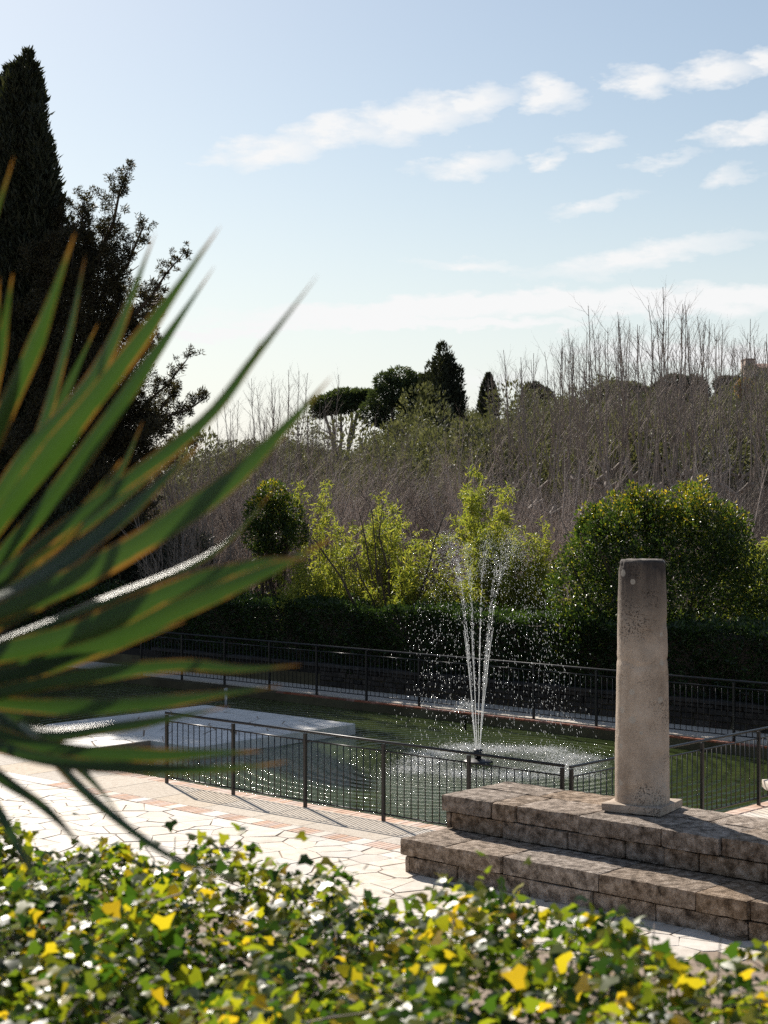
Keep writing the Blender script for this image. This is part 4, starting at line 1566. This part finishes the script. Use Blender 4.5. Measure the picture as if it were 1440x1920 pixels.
def pine(name, label, px, Y, crown_px, base_py, n, mat, seed, trunks, flat=True, size=.34, cat='tree'):
    r_ = np.random.default_rng(seed)
    b = on_ground(px, Y)
    root = empty(name, b)
    tag(root, label, cat)
    cl = []
    for (cx_, cy_, rx, ry) in crown_px:
        c = at(cx_, cy_, Y)
        cl.append((c.x - b.x, r_.normal() * rx / F * Y * .4, c.z - b.z, rx / F * Y, rx / F * Y, ry / F * Y))
    cl = np.array(cl)
    pos, od = clumps(r_, cl[:, :3], cl[:, 3:], n, .4)
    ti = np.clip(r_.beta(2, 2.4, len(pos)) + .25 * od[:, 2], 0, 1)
    link('crown', leaf_cloud('crown', r_, pos, od + r_.normal(size=pos.shape) * .5, r_.uniform(.6, 1.3, len(pos)) * size, .4, mat, ti), root)
    K = len(trunks)
    t = np.linspace(0, 1, 5)[None, :, None]
    p0 = np.array([[(a - px) / F * Y, 0, 0] for a, _, _ in trunks])
    p1 = np.array([[(a - px) / F * Y, 0, zat(c, Y) - b.z] for _, a, c in trunks])
    pp = p0[:, None] * (1 - t) + p1[:, None] * t + r_.normal(size=(K, 5, 3)) * .1
    rr = np.repeat(np.linspace(.24, .10, 5)[None], K, 0)
    g = grow(r_, pp, rr, K * 6, (.8, 2), (.4, .9), .2, .5, 4, .5)
    link('trunk', tube_mesh('trunk', [(pp, rr), g], M.bark, (7, 4)), root)


pine('umbrella_pine', 'umbrella pine with flat spreading crown on several trunks on the ridge', 645, 170,
     [(615, 758, 30, 16), (645, 748, 34, 18), (672, 745, 26, 14), (598, 772, 16, 10), (640, 762, 36, 12), (690, 742, 18, 10)], 800, 9000, M.pine, 311,
     [(634, 622, 765), (640, 640, 762), (646, 660, 758), (650, 675, 752), (636, 606, 770)])
pine('pine_tree', 'round grey-green pine standing taller between umbrella pine and cypress', 748, 165,
     [(725, 715, 24, 16), (750, 706, 26, 16), (775, 718, 22, 18), (745, 735, 34, 22), (715, 750, 24, 22), (770, 750, 26, 26), (795, 730, 20, 24), (700, 775, 26, 22), (745, 785, 40, 24)], 800, 13000, M.pine, 312,
     [(740, 735, 730), (752, 756, 725), (762, 775, 735)])
pine('oak_tree', 'dark rounded tree on the ridge beyond the tiny fir', 1000, 180, [(1000, 735, 20, 16), (1020, 745, 18, 16), (990, 752, 14, 16)], 780, 4200, M.cypress, 313, [(1002, 1003, 745), (1008, 1012, 745)])
pine('oak_tree', 'broad dark domed tree on the ridge above the column', 1265, 178, [(1262, 722, 26, 18), (1295, 722, 26, 16), (1240, 735, 22, 16), (1310, 735, 20, 18), (1275, 742, 46, 20)], 780, 9000, M.cypress, 314,
     [(1265, 1262, 735), (1275, 1285, 735)])
pine('oak_tree', 'dark spreading tree on the ridge between the fir and the domed tree', 1165, 185, [(1150, 728, 26, 13), (1180, 730, 24, 12), (1125, 742, 22, 14), (1205, 740, 20, 14)], 780, 6500, M.scrub, 315,
     [(1160, 1152, 735), (1170, 1180, 735)])
pine('autumn_tree', 'small round orange-leaved tree below the house on the hill', 1396, 118, [(1391, 727, 13, 13), (1402, 728, 11, 12), (1396, 738, 12, 8)], 780, 2600, M.autumn, 316, [(1396, 1394, 735), (1397, 1401, 735)], size=.22)
pine('oak_tree', 'dark tree at the foot of the hilltop house', 1372, 175, [(1360, 722, 22, 14), (1385, 720, 16, 12), (1375, 740, 26, 16)], 780, 4500, M.cypress, 317, [(1370, 1366, 735), (1375, 1382, 735)])

# house on the hill
HY = 215
hb = Vector(((1399 - 720) / F * HY, HY, 0))
hz0 = H(hb.x + 3, HY) - .5
house = empty('hill_house', (hb.x, HY, hz0))
tag(house, 'pink plastered house with a square tower on the hilltop', 'house')


def hx(px):
    return (px - 1399) / F * HY


def hzz(py):
    return zat(py, HY) - hz0


link('tower', box_mesh('tower', hx(1399), hx(1416), 0, 3.2, 0, hzz(674), M.plaster), house)
link('wall', box_mesh('wall', hx(1416) + .01, hx(1520), .4, 6, 0, hzz(689), M.plaster), house)
link('tower_cornice', box_mesh('tower_cornice', hx(1398), hx(1417), -.12, 3.3, hzz(674) + .002, hzz(672), M.tile), house)
link('roof', npmesh('roof', [(hx(1414), .1, hzz(689)), (hx(1522), .1, hzz(689)), (hx(1522), 3.2, hzz(678)), (hx(1414), 3.2, hzz(678)), (hx(1414), 6.3, hzz(689)), (hx(1522), 6.3, hzz(689)),
                             (hx(1414), 3.2, hzz(689)), (hx(1522), 3.2, hzz(689))], [[0, 1, 2, 3], [3, 2, 5, 4], [0, 3, 6], [3, 4, 6], [1, 7, 2], [2, 7, 5]], M.tile), house)
link('terrace_wall', box_mesh('terrace_wall', hx(1406), hx(1540), -2.2, -1.9, -2.5, hzz(702), M.greywall), house)
for (a, b, c_, d) in ((1404, 1410, 680, 687), (1421, 1426, 692, 698), (1434, 1439, 692, 698), (1447, 1452, 692, 698)):
    yy = -.03 if a < 1416 else .37
    fr = link('window', box_mesh('window', hx(a), hx(b), yy, yy + .06, hzz(d), hzz(c_), M.greywall), house)
    link('pane', box_mesh('pane', hx(a) + .05, hx(b) - .05, yy - .012, yy - .002, hzz(d) + .05, hzz(c_) - .05, M.glass), fr)
link('chimney', box_mesh('chimney', hx(1422), hx(1424), 2.2, 2.7, hzz(684), hzz(669), M.plaster), house)

# ------------------------------------------------------------------ the big conifers at the left
YC = 52.0


bundle('huge dark cypress with a ragged double spire at the edge of the picture', YC, [(60, 102, 24), (50, 118, 28), (36, 126, 26), (68, 130, 20), (74, 165, 20), (20, 150, 40), (80, 215, 22), (55, 210, 44), (86, 255, 20), (92, 310, 18), (-5, 260, 55), (60, 400, 60), (98, 400, 22)], 78000, 401)
bundle('second huge cypress, its lower tip beside the ragged double spire', YC + 1.6, [(14, 130, 30), (-12, 150, 44), (-45, 190, 55), (-70, 240, 60), (0, 300, 60), (-130, 300, 70), (-195, 335, 70)], 95000, 402)
jr = np.random.default_rng(403)
jb = on_ground(165, 51.0)
jun = empty('juniper_tree', jb)
tag(jun, 'irregular brownish juniper with reaching side branches beside the huge cypress', 'tree')
LIMBS = [((150, 820), (188, 470), 62), ((205, 780), (218, 560), 48), ((140, 700), (140, 450), 50),  # base px, tip px, radius px at the base
    ((165, 900), (165, 400), 55), ((165, 520), (240, 318), 26), ((190, 560), (268, 425), 24), ((190, 640), (342, 478), 22), ((200, 640), (300, 560), 26), ((180, 760), (290, 640), 28),
    ((150, 500), (155, 385), 22), ((120, 560), (118, 395), 30), ((100, 640), (95, 450), 50), ((170, 860), (250, 745), 30), ((170, 900), (352, 672), 24), ((240, 830), (383, 748), 22),
    ((220, 860), (330, 735), 26), ((240, 860), (370, 830), 20), ((110, 900), (90, 620), 75), ((190, 1000), (230, 830), 55), ((80, 1050), (60, 800), 90), ((200, 1080), (280, 920), 40), ((140, 1120), (160, 940), 80)]
C_, Rr_ = [], []
lp_, lr_ = [], []
for (a, b, wpx) in LIMBS:
    yy = 51.0 + jr.uniform(-1.3, 1.3)
    A, B = np.array(at(*a, 51.0)), np.array(at(*b, yy))
    m = 11
    t = np.linspace(0, 1, m)
    path = A[None] * (1 - t[:, None]) + B[None] * t[:, None]
    path[:, 2] += .25 * np.sin(t * np.pi) * jr.uniform(-1, .4)
    path += jr.normal(size=(m, 3)) * .10 * t[:, None] * (1 - t[:, None]) * 4
    lp_.append(path[:: 2] - np.array(jb))
    lr_.append(np.linspace(.10, .015, 6))
    for k in range(m):
        rr_ = wpx / F * 51 * 1.15 * (1 - .66 * t[k])
        for s in range(7):
            C_.append(path[k] + jr.normal(size=3) * rr_ * .75 + np.array([0, 0, .1]) - np.array(jb))
            Rr_.append(rr_ * jr.uniform(.28, .62))
pos, od = clumps(jr, np.array(C_), np.array(Rr_), 300000, .75, .66)
me = leaf_cloud('foliage', jr, pos, od * .5 + jr.normal(size=pos.shape) * .7 + np.array([[.25, 0, .5]]), jr.uniform(.05, .15, len(pos)), .24, M.juniper, np.clip(jr.beta(1.8, 2.4, len(pos)), 0, 1))
link('foliage', me, jun)
lp_, lr_ = np.array(lp_), np.array(lr_)
g = grow(jr, lp_, lr_, 260, (.4, 1.2), (.4, .9), .1, .45)
tp = np.array([[(0, 0, -.2), (.1, 0, 3), (-.1, 0, 6), (0, 0, 9)]])
link('trunk', tube_mesh('trunk', [(tp, np.array([[.28, .22, .16, .08]])), (lp_, lr_), g], M.darkbark, (8, 5, 3)), jun)
for i, (px, Y, top, rp, lab) in enumerate(((20, 51, 900, 130, 'dark evergreen shrub below the huge cypress at the picture edge'), (190, 49, 950, 110, 'dark evergreen shrub under the juniper, behind the yucca leaves'),
                                          (330, 48, 985, 75, 'dark evergreen shrub between the juniper and the pale dry shrub'), (-120, 54, 900, 140, 'dark evergreen shrub outside the picture edge below the cypress'))):
    b = on_ground(px, Y)
    rr_ = rp / F * Y
    zt = zat(top, Y) - b.z
    cl = [(bs.uniform(-.8, .8) * rr_, bs.uniform(-.5, .5) * rr_, zt * f, rr_ * .6, rr_ * .6, rr_ * .55) for f in (.3, .45, .6, .75, .82, .3, .5, .2, .15)]
    bush('dark_shrub', lab, 'shrub', b, cl, 9000, .16, .45, M.cypress, 420 + i, stems=6)

# ------------------------------------------------------------------ ivy hedge on the upper terrace
iv = np.random.default_rng(71)
ivy = empty('ivy_hedge', P(-4, 3.4, UPPER))
tag(ivy, 'low hedge of glossy green and yellow ivy along the bottom of the picture', 'ivy')


def ivy_top(u, n):
    return 3.235 + .02 * np.sin(u * 2.3 + 1) + .03 * np.sin(u * 5.1 + n * 3) + .04 * np.sin(n * 4.4 + u * 1.3) + .04 * np.sin(u * 11 + n * 8)


def ivy_points(n):
    u = iv.uniform(-8.6, -.6, n)
    edge = 4.42 + .03 * np.sin(u * 2.1) + .06 * np.sin(u * 5.7 + 1) - .36 * np.clip((-u - 4.6) / 1.0, 0, 1)
    nn = iv.uniform(2.35, 1, n) if False else 2.3 + (edge - 2.3) * iv.random(n)
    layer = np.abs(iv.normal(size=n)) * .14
    z = ivy_top(u, nn) - layer
    # rounded shoulders
    z -= .28 * np.clip((nn - edge + .22) / .22, 0, 1) ** 2
    front = iv.random(n) < .14
    nn = np.where(front, 2.3 - np.abs(iv.normal(size=n)) * .05, nn)
    z = np.where(front, UPPER + (ivy_top(u, nn) - UPPER) * iv.random(n), z)
    spr = iv.random(n) < .014                # shoots standing proud of the surface
    z = np.where(spr & ~front, z + iv.uniform(.05, .20, n), z)
    return np.stack([u * UX + nn * NX, u * UY + nn * NY, z], -1), layer


NI = 35000
pos, lay = ivy_points(NI)
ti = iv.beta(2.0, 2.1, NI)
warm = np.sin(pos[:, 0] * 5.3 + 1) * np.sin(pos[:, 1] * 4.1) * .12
ti = np.clip(ti * 1.05 + .02 + warm - lay * 1.2, 0, .93)  # deeper leaves tinted darker: shade in the gaps put into the colour
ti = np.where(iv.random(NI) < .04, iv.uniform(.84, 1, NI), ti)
ax = iv.normal(size=(NI, 3)) * np.array([[1, 1, .45]]) + np.array([[.1, -.35, .0]])
nm = iv.normal(size=(NI, 3)) * .75 + np.array([[-.15, .1, 1.0]])
siz = iv.uniform(.024, .058, NI)
# the leaves that show largest are objects of their own
px_ = 720 + pos[:, 0] / pos[:, 1] * F
py_ = 920 + (EYE - pos[:, 2]) / pos[:, 1] * F
inside = (px_ > 0) & (px_ < 1440) & (py_ > 1520) & (py_ < 1925) & (lay < .07)
score = np.where(inside, siz / pos[:, 1] * (1 - lay), -1)
pick = np.argsort(-score)[:300]
rest = np.setdiff1d(np.arange(NI), pick)
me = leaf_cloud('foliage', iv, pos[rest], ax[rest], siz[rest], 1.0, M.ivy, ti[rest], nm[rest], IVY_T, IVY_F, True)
fo = keep(link('foliage', me), ivy)
fo['kind'] = 'stuff'
lm = []
for k in range(8):
    tt = (.18, .34, .46, .56, .66, .78, .88, .96)[k]
    T2 = IVY_T * np.array([[1 + .1 * math.sin(k * 2.2), 1 + .08 * math.cos(k), 1 + .8 * math.sin(k * 1.4)]])
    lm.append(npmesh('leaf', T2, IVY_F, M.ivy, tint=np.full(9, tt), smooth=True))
from mathutils import Matrix
for i in pick:
    a = Vector(ax[i]).normalized()
    s = a.cross(Vector(nm[i])).normalized()
    nv = s.cross(a)
    k = int(np.argmin(np.abs(np.array([.18, .34, .46, .56, .66, .78, .88, .96]) - ti[i])))
    o = link('leaf', lm[k], ivy)
    z_ = float(siz[i]) * 1.05
    o.rotation_mode = 'QUATERNION'
    o.rotation_quaternion = Matrix((s, a, nv)).transposed().to_quaternion()
    o.scale = (z_, z_, z_)
    o.location = Vector(pos[i]) - ivy.location
# stems under the leaves
ns_ = 700
p0, _ = ivy_points(ns_)
p0[:, 2] -= .06
d = iv.normal(size=(ns_, 3)) * np.array([[.16, .16, .06]]) + np.array([[0, 0, .03]])
t = np.linspace(0, 1, 4)[None, :, None]
pp = p0[:, None] + d[:, None] * t + iv.normal(size=(ns_, 4, 3)) * .012
keep(link('stems', tube_mesh('stems', [(pp, np.repeat(np.linspace(.004, .002, 4)[None], ns_, 0))], M.bark, (3,))), ivy)['kind'] = 'stuff'
keep(un_box('dark_core', -8.5, -.7, 2.42, 3.78, UPPER - .05, 2.98, M.darkbark), ivy)  # solid dark box filling the ivy under its leaves

# ------------------------------------------------------------------ the yucca in the foreground
yr = np.random.default_rng(17)
YY0 = 2.9
hub = at(-190, 1235, YY0)
yuc = empty('yucca_plant', Vector((hub.x, hub.y, UPPER)))
tag(yuc, 'large yucca with long sword-shaped leaves fanning in from the picture edge', 'plant')
LV = [  # centre-line in photo pixels (root first), greatest width in pixels, depth at root and tip, tint, twist
    ([(-70, 1010), (-40, 850), (0, 660), (24, 512)], 44, 2.9, 2.75, .35, .2),
    ([(-120, 1120), (-40, 880), (60, 660), (141, 436)], 58, 2.85, 2.6, .55, .3),
    ([(-60, 1100), (60, 850), (125, 640), (160, 480)], 30, 3.0, 3.0, .45, 1.0),
    ([(-120, 1130), (30, 880), (185, 690), (292, 436)], 50, 2.9, 2.8, .6, .5),
    ([(-140, 1160), (80, 870), (260, 640), (413, 424)], 64, 2.8, 2.6, .55, .25),
    ([(-120, 1180), (100, 930), (285, 670), (402, 500)], 52, 2.95, 2.85, .5, .6),
    ([(-40, 1040), (70, 850), (130, 720), (184, 606)], 30, 3.05, 3.1, .3, .3),
    ([(-150, 1190), (150, 965), (370, 800), (480, 665), (596, 516)], 44, 2.75, 2.5, .45, .8),
    ([(-100, 1170), (200, 950), (400, 770), (494, 632)], 34, 2.9, 2.75, .6, .8),
    ([(-60, 1150), (120, 1010), (215, 900), (268, 790)], 30, 3.05, 3.1, .4, .9),
    ([(-160, 1215), (150, 1080), (400, 925), (545, 790), (622, 706)], 74, 2.7, 2.45, .62, .2),
    ([(-160, 1205), (60, 1085), (240, 955), (380, 830)], 60, 2.85, 2.8, .1, .85),
    ([(-120, 1250), (180, 1130), (400, 1035), (517, 915)], 26, 2.95, 2.85, .75, .7),
    ([(-170, 1260), (120, 1195), (340, 1100), (500, 1052), (578, 1048)], 70, 2.7, 2.5, .5, .3),
    ([(-170, 1310), (130, 1225), (360, 1130), (520, 1062), (625, 1008)], 72, 2.8, 2.6, .6, .15),
    ([(-150, 1290), (80, 1250), (230, 1205), (348, 1166)], 48, 2.95, 2.95, .55, .3),
    ([(-180, 1340), (120, 1275), (330, 1248), (450, 1254), (567, 1247)], 46, 2.75, 2.6, .5, .25),
    ([(-180, 1300), (80, 1325), (260, 1320), (420, 1300), (530, 1286)], 46, 2.8, 2.65, .55, .3),
    ([(-180, 1280), (40, 1370), (220, 1362), (430, 1325)], 40, 2.95, 2.95, .1, .5),
    ([(-190, 1300), (60, 1398), (270, 1416), (400, 1412), (492, 1408)], 48, 2.75, 2.6, .35, .3),
    ([(-190, 1330), (60, 1418), (250, 1440), (420, 1442), (542, 1428)], 40, 2.7, 2.55, .25, .3),
    ([(-150, 1250), (40, 1365), (180, 1500), (320, 1605), (474, 1664)], 30, 2.85, 2.75, .25, 1.2),
    ([(-170, 1290), (-20, 1440), (85, 1515), (175, 1612)], 36, 2.75, 2.65, .5, .5),
    ([(-180, 1330), (-30, 1480), (40, 1600), (92, 1700)], 34, 2.7, 2.6, .6, .5),
    ([(-140, 1230), (60, 1375), (160, 1450), (236, 1540)], 32, 2.95, 2.9, .7, .7),
    ([(-170, 1200), (30, 1060), (120, 1000), (230, 860)], 52, 2.75, 2.7, .15, .5),
    ([(-170, 1240), (20, 1150), (140, 1090), (250, 1010)], 60, 2.8, 2.8, .2, .3),
    ([(-170, 1280), (20, 1265), (110, 1240), (190, 1215)], 54, 2.75, 2.75, .2, .3),
    ([(-190, 1220), (-60, 900), (-15, 700), (-2, 520)], 50, 2.7, 2.55, .4, .3),
    ([(-190, 1290), (-20, 1330), (60, 1345), (110, 1330)], 46, 2.85, 2.85, .6, .4),
    ([(-150, 1150), (-80, 800), (-40, 520), (26, 294)], 40, 2.8, 2.7, .4, .3),
    ([(-200, 1180), (-260, 900), (-300, 700), (-330, 560)], 56, 2.8, 2.5, .5, .3),
    ([(-220, 1220), (-420, 1050), (-600, 900), (-760, 800)], 60, 2.8, 2.6, .5, .3),
    ([(-220, 1260), (-450, 1230), (-650, 1240), (-820, 1300)], 60, 2.8, 2.7, .5, .3),
    ([(-220, 1300), (-380, 1400), (-520, 1520), (-600, 1650)], 56, 2.8, 2.7, .5, .3),
    ([(-200, 1210), (-330, 960), (-450, 760), (-520, 600)], 56, 2.9, 3.2, .5, .3),
    ([(-200, 1300), (-230, 1450), (-240, 1600), (-230, 1720)], 50, 2.8, 2.6, .5, .3),
]

# the rest of the rosette, on the side away from the picture
for k in range(26):
    a_ = math.pi * (.62 + .95 * (k + .5) / 26) + yr.uniform(-.12, .12)
    L_ = yr.uniform(520, 800)
    dep = yr.uniform(-.55, .55)
    sag = yr.uniform(20, 120)
    q_ = [(-215 + math.cos(a_) * L_ * f, 1235 - math.sin(a_) * L_ * f + sag * f * f) for f in (.06, .4, .72, 1.0)]
    LV.append((q_, yr.uniform(44, 62), 2.9 + dep * .1, 2.9 + dep, yr.uniform(.25, .65), yr.uniform(.1, .7)))


def spline(pts, m):
    """a smooth curve through pts (Catmull-Rom), sampled m times by length"""
    pts = np.asarray(pts, float)
    q = np.concatenate([[2 * pts[0] - pts[1]], pts, [2 * pts[-1] - pts[-2]]])
    o_ = []
    for i in range(len(pts) - 1):
        a, b, c, d = q[i:i + 4]
        for t in np.linspace(0, 1, 16, endpoint=False):
            o_.append(.5 * ((2 * b) + (-a + c) * t + (2 * a - 5 * b + 4 * c - d) * t ** 2 + (-a + 3 * b - 3 * c + d) * t ** 3))
    o_.append(pts[-1])
    o_ = np.array(o_)
    s = np.concatenate([[0], np.cumsum(np.linalg.norm(np.diff(o_, axis=0), axis=1))])
    return np.stack([np.interp(np.linspace(0, s[-1], m), s, o_[:, k]) for k in range(o_.shape[1])], -1)


for (pts, wpx, d0, d1, tnt, tw) in LV:
    k = len(pts)
    p3 = [at(p[0], p[1], d0 + (d1 - d0) * i / (k - 1)) for i, p in enumerate(pts)]
    m = 30
    c = spline(p3, m)
    t = np.linspace(0, 1, m)
    wd = wpx / F * (d0 + d1) / 2 / 2 * np.interp(t, [0, .12, .45, .72, .9, 1], [.40, .50, .68, .50, .17, .012])
    wd *= 1 + .05 * np.sin(t * 23 + tnt * 30)
    tan = unit(np.gradient(c, axis=0))
    view = unit(c - np.array([[0, 0, EYE]]))
    sd_ = unit(np.cross(tan, view))
    nr = np.cross(sd_, tan)
    ang = tw + .35 * np.sin(t * 2.5 + tnt * 9) - .2
    # keep the broad side roughly upward: the leaf's width turns about its own axis
    sdir_ = sd_ * np.cos(ang)[:, None] + nr * np.sin(ang)[:, None]
    wd = wd / np.maximum(np.abs(np.cos(ang)), .45)
    nrm_ = np.cross(sdir_, tan)
    cross = np.array([-1, -.82, -.4, 0, .4, .82, 1])
    keel = np.array([.30, .22, .06, 0, .06, .22, .30])
    V = c[:, None] + wd[:, None, None] * (cross[None, :, None] * sdir_[:, None] + keel[None, :, None] * nrm_[:, None] * (1 - .5 * t)[:, None, None])
    V2 = V - nrm_[:, None] * .0016
    nv = m * 7
    idx = np.arange(nv).reshape(m, 7)
    f = np.stack([idx[:-1, :-1], idx[:-1, 1:], idx[1:, 1:], idx[1:, :-1]], -1).reshape(-1, 4)
    acr = np.repeat(cross[None], m, 0).ravel()
    alo = np.repeat(t[:, None], 7, 1).ravel()
    base = np.array(yuc.location)
    me = npmesh('leaf', V.reshape(-1, 3) - base, f, M.yucca, tint=np.full(nv, tnt), smooth=True, uv={'across': acr, 'along': alo})
    link('leaf', me, yuc)
hb_ = hub - yuc.location
tp = np.array([[(0.05, 0, -.1), (.02, .03, hb_.z * .35), (-.02, .0, hb_.z * .7), (hb_.x, hb_.y, hb_.z + .03)]])
link('trunk', tube_mesh('trunk', [(tp, np.array([[.10, .085, .075, .05]]))], M.bark, (12,)), yuc)
